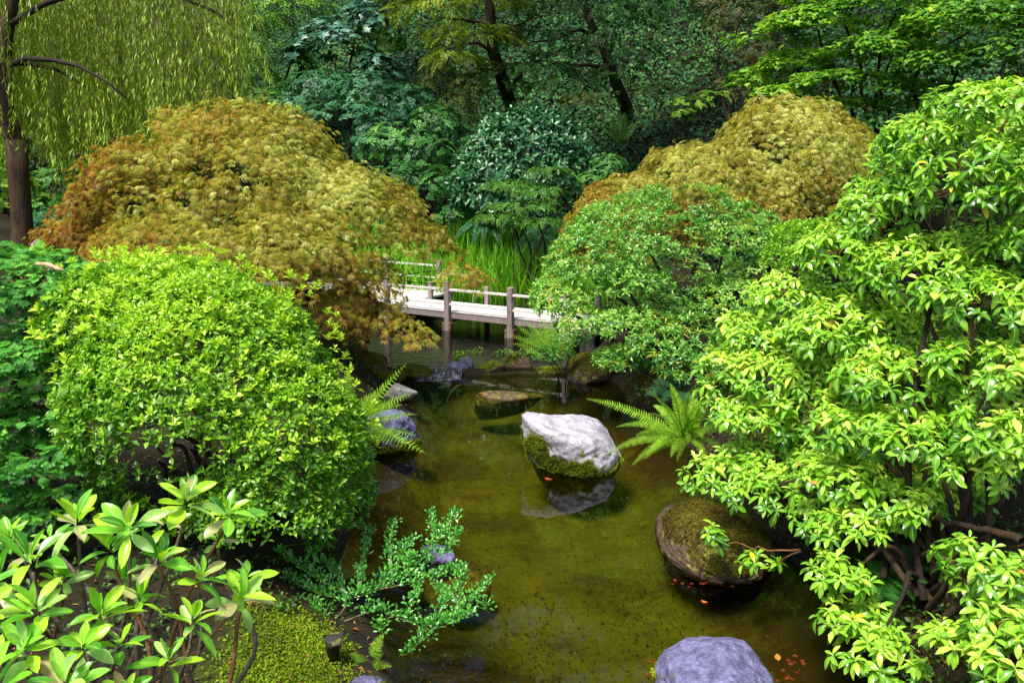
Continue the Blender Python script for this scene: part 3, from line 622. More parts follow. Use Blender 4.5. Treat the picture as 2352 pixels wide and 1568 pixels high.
# ivy over the hillside
M_ivy = leaf_mat('ivy_leaf', [(.003, .022, .006), (.010, .062, .018), (.028, .125, .032), (.10, .22, .04)], .6, .2, .2)
n = 240000; xs = rg.uniform(-14, 15, n); ys = 14+rg.random(n)*22; ok = (np.abs(xs) < ys*.66+1)
xs, ys = xs[ok], ys[ok]; T = np.stack([xs, ys, H(xs, ys)+.05+.12*rg.random(len(xs))], -1)
k = (ys > 17-4*sm((xs-2.6)/4)+1.5*sm((-xs-3.5)/4)); T = T[k]
M = rot_frames(np.array([0, -.7, .8])+rg.normal(0, .45, T.shape), rg)*rg.uniform(.06, .12, len(T))[:, None, None]
iv = tag(link('ivy', None, loc=(3, 20, 2)), 'dark green ivy covering the shady slope behind the garden', 'ivy', kind='stuff')
put(iv, 'leaf', [small_leaf(.42, .15, .2, .4)], M, T, np.clip(.45+.3*nz(T, 1.2, 6)+rg.normal(0, .2, len(T)), .01, .99), M_ivy, 0, 'ivy_leaves')
# wood on the ridge above the slope
M_wood = leaf_mat('far_foliage', [(.008, .03, .008), (.02, .06, .014), (.04, .10, .02)], .6, .2, .3)
lb = [(np.array([x, y+rg.uniform(-2, 2), gz(x, y)+rg.uniform(2, 7)]), np.array([3.2, 3.0, 3.6])*rg.uniform(.7, 1.2)) for x in range(-26, 30, 4) for y in (31, 38)]
q, nn = shell(lb, 3.2, rg, .3, -.6, .1, .8, back=.6); M = rot_frames(nn+rg.normal(0, .6, q.shape), rg)*rg.uniform(.4, .8, len(q))[:, None, None]
wo = tag(link('ridge_wood', None, loc=(0, 34, 12)), 'dark dense wood closing the top of the slope', 'wood', kind='stuff')
put(wo, 'leaf', [sprig(4, .35, .45)], M, q, rndcol(q, rg, .4), M_wood, 0, 'foliage')

# ------------------------------------------------------------------ background shrubs and trees
def bush(name, label, cat, lobes, protos, size, dens, cols, seed, rough=.5, trans=.25, spec=.4, rosette=0, el=(5, 60), gap=-.75, gscale=2.2, n_ind=0, base=None,
         tips=6, bark=None, inner=.3, leafname='leaf', zmin=-.4, bump=.12, bscale=1.5, upw=.4, group=None, rib=None, stem_r=.03, bias=0, tiered=False):
    r = np.random.default_rng(seed); L = [lobe(*a) for a in lobes]
    if base is None:
        c = L[0][0]; x = float(np.mean([l[0][0] for l in L])); y = float(np.mean([l[0][1] for l in L])); base = np.array([x, y, gz(x, y)])
    root = thing(name, label, cat, base, group); m = leaf_mat(name+'_leaf', cols, rough, trans, spec, rib)
    q, nn = shell(L, dens, r, inner, zmin, bump, bscale, gap, gscale, gseed=seed)
    ax = nn+np.array([0, 0, upw])+r.normal(0, .3, q.shape)
    if rosette: M, T = rosettes(q, ax, rosette, el, size, r)
    else:
        if tiered:
            xd = norm(nn*[1, 1, 0]+1e-6)+np.array([0, 0, -.35])+r.normal(0, .35, q.shape); M = frames_xz(xd, np.array([0, 0, 1.])+.3*nn+r.normal(0, .15, q.shape))
        else: M = rot_frames(ax, r)
        M = M*r.uniform(size[0], size[1], len(q))[:, None, None]; T = q
    put(root, leafname, protos, M, T, rndcol(T, r, 1.4, .3, seed, bias), m, n_ind, rng=r)
    if tips:
        tg = [l[0]+np.array([0, 0, -.2*l[1][2]]) for l in L]; tg = tg+[c+r.normal(0, .5, 3)*rr for c, rr in (L*3)[:max(0, tips-len(L))]]
        stems(root, base, tg[:max(tips, 1)], r, bark or M_barkdark, stem_r, stem_r*.3)
        k = min(len(q), 160); id_ = r.choice(len(q), k, replace=False); c = np.array([l[0] for l in L])
        near = np.argmin(np.linalg.norm(q[id_][:, None]-c[None], axis=2), axis=1)
        twigs(root, c[near]+(q[id_]-c[near])*.35, q[id_], r, bark or M_barkdark, stem_r*.14)
    return root
S1 = [sprig(5, .32, .36, .2, 1), sprig(5, .32, .36, .3, 2)]
SF = [sprig(8, .2, .26, .25, 3), sprig(8, .2, .26, .35, 4)]
SL = [small_leaf(.3, .2, .2)]
HEM = [(.02, .07, .008), (.06, .18, .014), (.14, .32, .025), (.25, .44, .04)]
TEAL = [(.010, .05, .02), (.025, .13, .05), (.06, .22, .09), (.15, .34, .17)]
MID = [(.012, .06, .012), (.035, .16, .025), (.08, .28, .04), (.2, .38, .06)]

bush('hemlock_tree', 'feathery green conifer boughs beside the willow tips at the top left of the slope', 'tree',
     [(520, 60, 20.5, 140, 50, 1.2), (620, 130, 20, 90, 32, .9), (560, 165, 19.5, 70, 30, .8), (660, 30, 21, 110, 45, 1), (590, 200, 19.5, 60, 28, .7), (450, 120, 20, 90, 60, 1)],
     SF, (.28, .5), 34, HEM, 101, gap=-.9, tiered=True, bark=M_barkdark, tips=6, stem_r=.07, bias=.05)
bush('bigleaf_maple', 'dark teal broad-leaved maple with pale glinting leaves on the slope left of the centre tree', 'tree',
     [(770, 110, 20, 90, 70, .9), (850, 60, 20.5, 80, 60, .9), (700, 150, 19.5, 60, 50, .7), (860, 160, 19.7, 70, 45, .7), (900, -10, 21, 90, 60, 1)],
     [palm_leaf()], (.12, .20), 75, [(.010, .035, .022), (.02, .085, .045), (.05, .16, .09), (.22, .36, .30)], 102, rough=.3, trans=.15, spec=.35, gap=-.35, gscale=1.6, n_ind=300, upw=.9, stem_r=.05)
bush('deep_green_shrub', 'dense blue-green fine-leaved shrub on the slope above the left maple', 'shrub',
     [(740, 215, 18.6, 90, 50, .8), (850, 230, 18.4, 100, 60, .8), (800, 285, 17.8, 130, 55, .8), (930, 250, 18, 80, 60, .7), (690, 240, 18.5, 60, 45, .6), (870, 330, 17.2, 90, 40, .6)],
     S1, (.2, .34), 60, TEAL, 103, gap=-.7, n_ind=0, bias=.05)
bush('lower_slope_shrub', 'mid green leafy shrub between the left maple and the round rhododendron', 'shrub',
     [(900, 340, 16.8, 80, 55, .6), (970, 360, 16.6, 80, 70, .6), (930, 420, 16, 90, 50, .5), (1000, 300, 17, 70, 60, .6), (1010, 430, 15.8, 50, 50, .5), (1050, 505, 15.2, 50, 38, .4)],
     S1, (.14, .26), 90, MID, 104, gap=-.7, bias=-.05)
bush('golden_weeping_shrub', 'yellow-green weeping shrub just right of the mid green leafy one on the slope', 'shrub',
     [(1010, 200, 18.2, 60, 50, .5), (1040, 260, 17.6, 60, 50, .5), (1080, 205, 18, 50, 40, .5)],
     SF, (.18, .3), 75, [(.04, .08, .015), (.10, .18, .02), (.22, .30, .05), (.35, .30, .08)], 105, gap=-.8)
# tall tree at the centre of the slope
b0 = ground_hit(1165, 215)
ctree = bush('shade_maple', 'tall dark-trunked maple with yellow-green tiers at the top centre', 'tree',
     [(1010, 30, 18.2, 120, 45, .8), (1080, 90, 18.2, 110, 40, .8), (960, -30, 18.5, 120, 40, 1), (1000, -190, 17.0, 260, 60, 1.6), (1250, -260, 16.5, 260, 70, 1.6), (1120, 10, 18, 90, 35, .8), (1040, 140, 17.8, 60, 28, .6), (1100, -40, 18, 110, 40, .8)],  # the two high wide lobes are unseen crown, added to shade the slope
     SF, (.24, .40), 62, [(.03, .07, .008), (.09, .17, .012), (.22, .33, .02), (.36, .48, .03)], 106, gap=-.8, tiered=True, base=b0, tips=0, bias=.1)
mb = MB(); r_ = np.random.default_rng(3)
mb.tube([b0, P(1150, 170, 18.6), P(1132, 120, 18.5), P(1128, 60, 18.4), P(1122, -20, 18.3), P(1118, -140, 18.2)], [.17, .14, .115, .105, .10, .08], 8); mb.build('trunk', M_barkdark, ctree)
for e, s0 in (((1010, 40, 18.1), (1128, 60, 18.4)), ((1060, 100, 18.1), (1135, 130, 18.5)), ((960, -20, 18.3), (1122, -20, 18.3)), ((1230, 40, 18.2), (1128, 60, 18.4))):
    mb = MB(); mb.tube(wig(P(*s0), P(*e), r_, 7, .1, .05), np.linspace(.05, .012, 7), 5); mb.build('branch', M_barkdark, ctree)
b1 = ground_hit(1440, 250)
ct2 = bush('leaning_pine', 'dark green tree with drooping boughs over a leaning mossy trunk right of the top centre', 'tree',
     [(1240, 90, 18.6, 130, 30, .8), (1330, 130, 18.5, 110, 28, .7), (1220, 165, 18.2, 110, 26, .6), (1330, 60, 19, 120, 45, .9), (1300, 195, 18, 90, 20, .5), (1420, 60, 19, 90, 50, .8), (1250, 20, 19, 130, 40, .9), (1130, 200, 18, 70, 28, .4), (1400, 110, 18.2, 100, 50, .5), (1430, 170, 18, 70, 34, .4), (1330, 30, 18.3, 110, 45, .5), (1450, -150, 17.2, 300, 60, 1.5), (1650, -220, 16.8, 260, 70, 1.6), (1400, -330, 15.5, 320, 70, 1.8), (1500, -60, 18.6, 160, 40, .9)],  # lobes far above the view are added crown that casts shade on the slope
     SF, (.22, .38), 44, [(.008, .03, .008), (.02, .07, .014), (.05, .14, .022), (.12, .25, .04)], 107, gap=-.55, tiered=True, base=b1, tips=0)
mb = MB(); mb.tube([b1, P(1415, 190, 19), P(1390, 120, 19.2), P(1350, 40, 19.2), P(1320, -80, 19.2)], [.16, .12, .10, .08, .06], 8); mb.build('trunk', M_barkdark, ct2)
for s0, e in (((1400, 150, 19), (1260, 150, 18.3)), ((1370, 90, 19.2), (1210, 100, 18.5)), ((1400, 150, 19), (1330, 220, 18.2)), ((1180, 190, 18.6), (1270, 120, 18.4))):
    mb = MB(); mb.tube(wig(P(*s0), P(*e), r_, 7, .1, .05), np.linspace(.05, .012, 7), 5); mb.build('branch', M_barkdark, ct2)
bush('climbing_vine', 'yellow-flecked olive climber hanging down the slope right of the ivy', 'vine',
     [(1700, 50, 17.5, 80, 60, .5), (1740, 130, 16.8, 70, 60, .5), (1650, 20, 18, 60, 40, .5), (1690, 210, 16.4, 60, 40, .4), (1780, 60, 17, 60, 60, .4)],
     S1, (.13, .22), 110, [(.012, .03, .006), (.035, .07, .01), (.09, .12, .014), (.26, .2, .03)], 108, gap=-.5, gscale=3)
bush('young_maple_sapling', 'small yellow-green sapling against the ivy left of the right golden maple', 'sapling',
     [(1590, 240, 15.2, 50, 18, .3), (1570, 265, 15, 30, 14, .25), (1640, 225, 15.2, 40, 18, .3)], S1, (.12, .2), 120, [(.05, .12, .01), (.12, .26, .02), (.25, .42, .03)], 109, gap=-.9, upw=1.2, stem_r=.02)
VM = [(1880, 60, 13.2, 150, 50, .7), (2050, 120, 12.6, 170, 50, .7), (1960, 190, 12.8, 150, 36, .6), (2230, 60, 12, 160, 60, .8), (2200, 150, 12, 150, 50, .6), (1830, 150, 13.4, 90, 40, .5),
      (1820, 215, 13.2, 90, 26, .4), (2060, 20, 13, 180, 50, .9), (1930, -10, 13.6, 160, 45, .8), (2330, 120, 11.6, 120, 60, .6), (2100, 205, 12.4, 120, 30, .5), (1750, 90, 14, 90, 40, .5), (1990, 90, 13.6, 200, 70, .6), (2150, 230, 12.6, 160, 40, .5), (1900, 240, 13, 130, 30, .4), (2280, 210, 12, 120, 50, .5), (1760, 190, 13.8, 90, 40, .5), (2250, -10, 12.4, 160, 40, .6)]
bush('vine_maple', 'bright mid green tree with layered sloping boughs of small round leaves at the top right', 'tree', VM,
     [palm_leaf(), small_leaf(.42, .15, .2, .5)], (.06, .11), 520, [(.025, .10, .008), (.08, .24, .014), (.17, .40, .022), (.36, .52, .03)], 110, gap=-.45, gscale=2.6, n_ind=300, tiered=True, trans=.35, stem_r=.05, base=np.array([6.2, 13.6, gz(6.2, 13.6)]), tips=9)
bush('shaded_backdrop_shrub', 'dark green shrub in shade right of the right golden maple, under the vine maple', 'shrub',
     [(2080, 280, 12.6, 130, 50, .6), (2220, 250, 12, 120, 50, .5), (2320, 60, 13.4, 120, 90, .6)], SL, (.06, .1), 300, MID, 111, gap=-.7)
bush('round_rhododendron', 'round dark teal rhododendron with glossy leaves at the centre of the slope foot', 'shrub',
     [(1215, 390, 15.6, 165, 140, 1.1), (1140, 440, 15.2, 110, 95, .8), (1300, 400, 15.6, 90, 100, .8), (1180, 480, 14.9, 90, 60, .6)],
     [leaf_shape(.19, [.35, .7], [1, .9], .22, .2)], (.12, .18), 85, [(.010, .045, .018), (.02, .10, .035), (.045, .18, .06), (.14, .32, .10)], 112, rough=.38, trans=.1, spec=.6, rosette=8, el=(-5, 65), gap=-.95, n_ind=300, upw=.7, bump=.08)
bush('feathery_green_maple', 'small light green feathery maple in front of the round rhododendron', 'tree',
     [(1180, 425, 13.9, 70, 12, .3), (1260, 395, 13.9, 55, 14, .3), (1240, 440, 13.7, 80, 13, .3), (1200, 475, 13.5, 90, 13, .3), (1280, 470, 13.6, 60, 16, .3), (1250, 510, 13.4, 70, 14, .3), (1150, 500, 13.4, 60, 12, .3)],
     SF, (.11, .19), 230, [(.03, .12, .010), (.08, .24, .018), (.17, .40, .03)], 113, gap=-.9, tiered=True, upw=1, stem_r=.025, zmin=-.2)
bush('pale_green_shrub', 'small pale green shrub touching the left foot of the right golden maple', 'shrub',
     [(1400, 385, 14.2, 45, 32, .35), (1360, 415, 14, 35, 25, .3)], S1, (.08, .14), 260, [(.03, .12, .02), (.08, .26, .04), (.17, .38, .07)], 114, gap=-.9)
bush('bright_slope_shrub', 'bright green shrub at the top edge just right of the leaning trunk', 'shrub', [(1480, 20, 18.6, 80, 45, .5), (1540, -10, 18.8, 80, 45, .5), (1430, 40, 18.4, 50, 40, .4)], S1, (.14, .24), 100, [(.02, .10, .015), (.06, .22, .03), (.14, .36, .05)], 130, gap=-.6, tips=3, stem_r=.012)
bush('dark_hanging_shrub', 'dark green shrub on the slope between the deep blue-green shrub and the hemlock', 'shrub', [(640, 250, 18.2, 70, 40, .5), (600, 240, 18.6, 60, 40, .5), (880, 100, 20.4, 60, 60, .5)], S1, (.18, .3), 70, HEM, 131, gap=-.7, tips=3, stem_r=.012)
bush('mossy_slope_shrub', 'olive green low shrub at the foot of the leaning trunk', 'shrub', [(1350, 235, 17.4, 70, 24, .4), (1500, 215, 17.8, 80, 22, .4), (1600, 150, 18, 60, 24, .4)], S1, (.12, .22), 90, [(.02, .05, .006), (.06, .12, .012), (.14, .2, .02)], 132, gap=-.4, tips=0)
# garden shrubs seen beyond the willow
for i, (nm, lb_, lobes, cols) in enumerate([
    ('yellow_green_shrub', 'yellow-green shrub at the left edge behind the willow trunk', [(20, 440, 19, 70, 70, .8), (-40, 380, 19, 90, 90, 1)], [(.08, .18, .01), (.2, .4, .02), (.4, .6, .05)]),
    ('leafy_hedge', 'soft green shrub mass seen through the willow strands', [(160, 440, 20, 110, 70, .8), (280, 420, 20, 110, 80, .8), (100, 500, 19, 80, 50, .6), (380, 360, 20, 100, 80, .8)], MID),
    ('teal_garden_shrub', 'blue-green shrub right of the foot of the willow trunk', [(130, 520, 17, 60, 36, .5), (190, 490, 17.4, 50, 30, .5)], TEAL),
    ('dark_backdrop_tree', 'dark tall tree screening the garden behind the willow', [(60, 240, 23, 260, 190, 1.6), (360, 200, 23, 240, 180, 1.6), (250, 60, 24, 300, 150, 1.6), (-60, 60, 23, 200, 200, 1.6)], [(.01, .045, .008), (.03, .10, .012), (.08, .2, .02), (.18, .3, .04)])]):
    bush(nm, lb_, 'tree' if 'tree' in nm else 'shrub', lobes, S1, (.2, .36), 42 if i != 3 else 24, cols, 120+i, gap=-.8, trans=.35)

# ------------------------------------------------------------------ weeping willow
rw = np.random.default_rng(21); wb = np.array([P(50, 560, 12.5)[0], 12.5, 0]); wb[2] = gz(wb[0], wb[1])
wil = thing('weeping_willow', 'weeping willow with brown trunk and long hanging yellow-green strands at the top left', 'tree', wb)
mb = MB(); tp = [wb, P(55, 590, 12.5), P(50, 500, 12.5), P(42, 400, 12.5), P(38, 320, 12.5)]
mb.tube(tp, [.21, .165, .14, .135, .155], 12); mb.build('trunk', M_bark, wil)
LB = [[(38, 330, 12.5), (12, 260, 12.4), (5, 170, 12.4), (10, 100, 12.4), (20, 40, 12.4), (40, -40, 12.4), (60, -160, 12.3)],
      [(38, 330, 12.5), (8, 300, 12.6), (-10, 220, 12.7), (-40, 100, 12.8), (-60, -60, 13)]]
for L_, r0 in zip(LB, (.14, .10)):
    mb = MB(); mb.tube([P(*p) for p in L_], np.linspace(r0, r0*.5, len(L_)), 8); mb.build('limb', M_bark, wil)
for L_ in ([(20, 150, 12.4), (60, 135, 12.2), (120, 138, 12.1), (180, 152, 12), (240, 185, 11.9), (290, 225, 11.8)], [(20, 140, 12.4), (80, 150, 12.5), (130, 160, 12.6), (180, 190, 12.6)],
           [(18, 60, 12.4), (100, 10, 12.2), (220, -30, 12), (380, -20, 11.8), (500, 30, 11.6), (540, 70, 11.5)], [(30, 0, 12.4), (150, -80, 12), (330, -120, 11.6), (460, -60, 11.4)], [(40, -40, 12.4), (120, -160, 13), (260, -200, 13.4), (420, -140, 13.4)]):
    mb = MB(); mb.tube([P(*p) for p in L_], np.linspace(.045, .012, len(L_)), 6); mb.build('branch', M_barkdark, wil)
strand = MB(); MM, TT = [], []; NS = 1050
for s in range(NS):
    u0 = rw.uniform(-120, 545); Y0 = rw.uniform(12.2, 14.8) if (rw.random() < .75 or u0 < 300) else rw.uniform(11.2, 12.4); t_ = np.clip(u0/545, 0, 1)
    vtop = rw.uniform(-260, 60)+ (60*t_ if rw.random() < .5 else rw.uniform(0, 150))
    vb = 400-120*t_**1.5-170*max(0, t_-.75)*3.0 + rw.normal(0, 60)+ 35*math.sin(u0/28)+ 40*math.sin(u0/61+1)
    if u0 < 90: vb = rw.uniform(200, 380)
    if vb < vtop+60: continue
    a = P(u0, vtop, Y0); b = P(u0, min(vb, 470), Y0); k = 7; tt = np.linspace(0, 1, k); u0 += 20*math.sin(u0/11); sway = rw.normal(0, .16, 2)
    line = np.stack([a[0]+sway[0]*np.sin(tt*2.5)+.02*np.sin(tt*9+s), Y0+sway[1]*np.sin(tt*2.2), a[2]+(b[2]-a[2])*tt], -1)
    if u0 > 430:                                                # outer strands arch out to the right first
        line[:, 0] += .35*sm(tt*3)-.30
    strand.tube(line, np.linspace(.004, .0015, k), 3)
    Lm = a[2]-b[2]; n = int(Lm*25); ts = np.sort(rw.random(n)); pos = np.stack([np.interp(ts, tt, line[:, c]) for c in range(3)], -1)
    az = rw.uniform(0, 6.28, n); xd = np.stack([np.cos(az)*.55, np.sin(az)*.55, -1+0*az], -1)+rw.normal(0, .15, (n, 3))
    MM.append(frames_xz(xd, np.stack([np.cos(az), np.sin(az), .6+0*az], -1))*rw.uniform(.07, .13, n)[:, None, None]); TT.append(pos)
for L_ in ([(470, 60), (500, 52), (540, 62), (580, 90), (610, 140), (618, 175)], [(470, 70), (510, 70), (545, 95), (560, 130), (566, 190)], [(450, 90), (500, 95), (528, 130), (540, 190), (545, 240)]):
    line = np.array([P(u, v, 11.4) for u, v in L_]); strand.tube(line, np.linspace(.006, .002, len(L_)), 3)
    for rep in range(2):
        n = 42; ts = rw.random(n)*(len(L_)-1); pos = np.stack([np.interp(ts, range(len(L_)), line[:, c]) for c in range(3)], -1)+rw.normal(0, .02, (n, 3)); az = rw.uniform(0, 6.28, n)
        MM.append(frames_xz(np.stack([np.cos(az)*.4, np.sin(az)*.4, -1+0*az], -1), np.stack([np.cos(az), np.sin(az), .6+0*az], -1))*rw.uniform(.09, .14, n)[:, None, None]); TT.append(pos)
st_ = strand.build('hanging_twigs', M_twig, wil); st_['kind'] = 'stuff'
MM = np.concatenate(MM); TT = np.concatenate(TT)
M_wil = leaf_mat('willow_leaf', [(.05, .12, .008), (.16, .29, .014), (.32, .50, .022), (.52, .68, .10)], .4, .35, .45)
put(wil, 'leaf', [leaf_shape(.085, [.4], [1], .25, .3), leaf_shape(.07, [.4], [1], -.1, .3)], MM, TT, rndcol(TT, rw, 1.2, .3, 2), M_wil, 0)

# ------------------------------------------------------------------ golden laceleaf maples
ST = [star_leaf(8, 3.0, .034, .35, 1), star_leaf(8, 2.7, .032, .6, 2), star_leaf(6, 2.2, .036, .2, 3)]
def laceleaf(name, label, lobes, base, npads, padsize, per, size, cols, seed, redfn, n_ind=300, droop=.5, thick=.10, hang=None, extra=None, flat=.25, tier=None):
    r = np.random.default_rng(seed); L = [lobe(*a) for a in lobes]; root = thing(name, label, 'tree', base)
    pl = pads(L, npads, padsize, r, -.12, .10 if npads < 200 else .06, flat)
    if extra: pl += [(P(u, v, Y), norm(np.array([.1, -.3, 1.])), R) for u, v, Y, R in extra]
    q, nn, xd = pad_points(pl, per, r, droop, thick)
    # sparse inner layer
    q2, n2_ = shell([(c, rr*.86) for c, rr in L], per*.11, r, .25, -.3, .08, 2)
    q = np.concatenate([q, q2]); nn = np.concatenate([nn, n2_]); xd = np.concatenate([xd, n2_*[1, 1, .2]+[0, 0, -.5]])
    if tier is not None:                                       # horizontal gaps between the tiers of foliage
        kp = nz(q*np.array([.8, .8, 3.4]), 1.25, 77) > tier+r.normal(0, .10, len(q)); q, nn, xd = q[kp], nn[kp], xd[kp]
    M = frames_xz(xd+r.normal(0, .35, q.shape), nn+r.normal(0, .3, q.shape))*r.uniform(size[0], size[1], len(q))[:, None, None]
    rnd = np.clip(redfn(q)+.16*nz(q, 2.2, seed)+.10*nz(q, 7, seed+1)+r.normal(0, .15, len(q)), .01, .99)
    put(root, 'leaf', ST, M, q, rnd, leaf_mat(name+'_leaf', cols, .45, .35, .4, tcol=(1.2, 1.25, .5)), n_ind, rng=r, cell=16)
    fork = base+(np.array([L[0][0][0], L[0][0][1], L[0][0][2]])-base)*.45
    mb = MB(); mb.tube(wig(base, fork, r, 6, .15), np.linspace(.085, .06, 6), 8); mb.build('trunk', M_barkdark, root)
    nb = len(pl)-len(extra or []); sel = r.choice(nb, min(26, nb), replace=False); ends = []
    for i in sel:
        c, n_, R = pl[i]; mb = MB(); mid = fork+(c-fork)*.5+np.array([0, 0, .18])+r.normal(0, .12, 3)
        line = join(wig(fork, mid, r, 5, .2), wig(mid, c-n_*.05, r, 5, .2)); mb.tube(line, np.linspace(.032, .007, len(line)), 5); mb.build('branch', M_barkdark, root); ends.append(mid)
    ends = np.array(ends); cs = np.array([p[0] for p in pl]); k = np.argmin(np.linalg.norm(cs[:, None]-ends[None], axis=2), 1)
    twigs(root, ends[k], cs-np.array([0, 0, .04]), r, M_barkdark, .008)
    return root, pl
GOLD = [(.14, .022, .015), (.30, .10, .02), (.38, .24, .025), (.39, .34, .032), (.38, .42, .045), (.72, .73, .26)]
mbp = P(800, 640, 10.4); mbp[2] = gz(mbp[0], mbp[1])
def red1(q):
    u, v, f = project(q); return .60+.11*sm((u-250)/700)-.13*sm((330-u)/330)*sm((v-330)/200)-.16*sm((v-520)/200)+.06*sm((330-v)/120)
# the dome of the left maple in world space: a wide low mound
LM = [(540, 450, 10.3, 290, 225, 1.4), (370, 470, 10.0, 170, 150, 1.1), (760, 540, 9.9, 220, 190, 1.2), (540, 610, 9.3, 380, 170, 1.1), (220, 545, 9.8, 120, 62, .7), (150, 565, 9.7, 60, 32, .4), (950, 560, 9.7, 100, 60, .6), (760, 690, 9.2, 110, 60, .5)]
lm, lmp = laceleaf('laceleaf_maple', 'wide golden laceleaf maple with reddish tints spreading over the left pond edge', LM, mbp, 135, .34, 1750, (.05, .105), GOLD, 201, red1, flat=.8, tier=-.72,
    extra=[(880, 700, 9.0, .26), (930, 735, 8.9, .24), (965, 765, 8.8, .18), (1060, 610, 9.3, .26), (1090, 630, 9.3, .18), (840, 730, 9.0, .25), (800, 690, 9.0, .3), (780, 650, 9.0, .3), (480, 225, 10.2, .36), (410, 250, 10.1, .34), (560, 232, 10.2, .36), (630, 250, 10.2, .32), (520, 300, 9.6, .4), (590, 330, 9.4, .4), (640, 370, 9.2, .36), (560, 385, 9.0, .36), (120, 555, 9.7, .25), (100, 580, 9.7, .2), (760, 710, 9, .28)])
rbp = P(1760, 560, 12.4); rbp[2] = gz(rbp[0], rbp[1])
def red2(q):
    u, v, f = project(q); return .66+.08*sm((u-1400)/300)-.07*sm((1500-u)/150)-.10*sm((v-430)/100)
RM = [(1800, 455, 12.2, 225, 245, 1.4), (1620, 480, 11.9, 190, 175, 1.1), (1470, 520, 11.6, 165, 125, .9), (1900, 440, 12.2, 140, 190, 1.1), (1380, 540, 11.4, 90, 90, .6)]
rm, rmp = laceleaf('laceleaf_maple', 'smooth dome-shaped olive-gold laceleaf maple behind the andromeda on the right', RM, rbp, 260, .26, 2000, (.05, .10), GOLD, 202, red2, droop=.7, flat=.05, extra=[(1785, 400, 11.15, .34), (1800, 435, 11.0, .34), (1760, 370, 11.3, .3), (1810, 380, 11.1, .3)])
mb = MB(); mb.tube([rbp+[.1, 0, 0], P(1905, 480, 11.4), P(1870, 440, 11.3), P(1860, 420, 11.2)], [.09, .08, .06, .05], 7); mb.build('limb', M_barkdark, rm)

# ------------------------------------------------------------------ andromeda with yellow flower strings (middle right)
AN = [(1480, 545, 9.2, 190, 90, .7), (1660, 550, 9.2, 130, 85, .6), (1350, 610, 8.8, 100, 85, .5), (1290, 690, 8.6, 75, 70, .4), (1420, 650, 8.7, 110, 60, .4), (1560, 800, 8.2, 140, 42, .4),
      (1450, 760, 8.3, 100, 45, .35), (1680, 700, 8.9, 90, 60, .4), (1600, 850, 8.0, 90, 26, .3), (1700, 790, 8.4, 70, 50, .3), (1740, 600, 9, 60, 60, .4), (1330, 740, 8.4, 60, 40, .3), (1560, 640, 9.7, 150, 70, .3), (1420, 830, 8.2, 60, 30, .25), (1500, 710, 9.0, 90, 30, .3), (1640, 760, 8.6, 110, 40, .3), (1560, 470, 9.4, 150, 40, .4)]
abase = P(1560, 760, 9.0); abase[2] = gz(abase[0], abase[1])
andr = bush('andromeda_shrub', 'open green andromeda with yellow flower strings and dark stems leaning over the bridge end', 'shrub', AN,
     [leaf_shape(.17, [.5], [1], .2, .3), leaf_shape(.2, [.5], [1], .1, .3)], (.045, .075), 380, [(.02, .10, .018), (.07, .26, .03), (.19, .45, .06), (.45, .66, .12)], 301, rough=.28, trans=.3, spec=.6,  # lighter end of the ramp brings whitish glints in as leaf colour
     rosette=9, el=(-5, 60), gap=-.36, gscale=3.6, n_ind=300, base=abase, tips=12, bark=M_barkdark, stem_r=.035, upw=.9, bump=.2)
ra = np.random.default_rng(302); q, nn = shell([lobe(*a) for a in AN], 95, ra, .05, .0, .1, 1.5, .15, 3, gseed=9)
T = np.repeat(q, 5, 0); az = ra.uniform(0, 6.28, len(T)); xd = np.stack([np.cos(az), np.sin(az), ra.uniform(-.1, .9, len(T))], -1)
M = frames_xz(xd, np.array([0, 0, 1.])+ra.normal(0, .2, T.shape))*ra.uniform(.06, .11, len(T))[:, None, None]
put(andr, 'flower_string', [leaf_shape(.045, [.3, .7], [1, .8], .3, .2)], M, T, ra.random(len(T)), leaf_mat('andromeda_flower', [(.35, .48, .02), (.55, .66, .05), (.7, .55, .10)], .5, .3, .3, tcol=(1, 1, .8)), 0, 'flower_strings')

bush('upright_azalea', 'light green upright leafy azalea between the andromeda and the big pieris', 'shrub',
     [(1830, 560, 8.2, 55, 45, .35), (1880, 545, 8.1, 45, 35, .3), (1800, 600, 8, 40, 40, .3)], [small_leaf(.24, .1, .25)], (.04, .07), 500, [(.06, .16, .008), (.16, .38, .015), (.32, .6, .03)], 310,
     rosette=7, el=(25, 80), gap=-.9, n_ind=60, upw=1.2, bark=M_barkgrey)

# ------------------------------------------------------------------ clipped azalea (left)
AZ = [(480, 925, 5.0, 300, 295, .80), (280, 765, 5.2, 165, 165, .6), (650, 1035, 4.75, 190, 215, .5), (390, 750, 5.2, 250, 155, .6), (630, 1170, 4.55, 160, 110, .35), (770, 1110, 4.8, 80, 150, .4), (400, 1180, 4.65, 160, 60, .25), (250, 960, 5.0, 85, 60, .3), (300, 1110, 4.75, 90, 45, .25), (540, 1120, 4.6, 130, 90, .3)]
zb = P(480, 1230, 4.9); zb[2] = gz(zb[0], zb[1]); rz = np.random.default_rng(401)
az_ = thing('clipped_azalea', 'large rounded bright green azalea bush beside the dark conifer on the left bank', 'shrub', zb)
L = [lobe(*a) for a in AZ]; q, nn = shell(L, 1600, rz, .16, -.30, .11, 4.0, -.62, 6)
u, v, f = project(q); hole = np.exp(-(((u-400)/140)**2+((v-1050)/45)**2))+.8*np.exp(-(((u-280)/90)**2+((v-1230)/60)**2)) + .6*np.exp(-(((u-600)/120)**2+((v-1250)/35)**2))
low = sm((v-960)/260)*.5
keep = rz.random(len(q)) > np.clip(hole*1.25+low*(nz(q, 5, 12) < .1), 0, .97); q, nn = q[keep], nn[keep]
AZP = [leaf_shape(.21, [.55], [1], .15, .3), leaf_shape(.27, [.6], [1], .3, .2), leaf_shape(.17, [.5], [1], -.05, .35)]
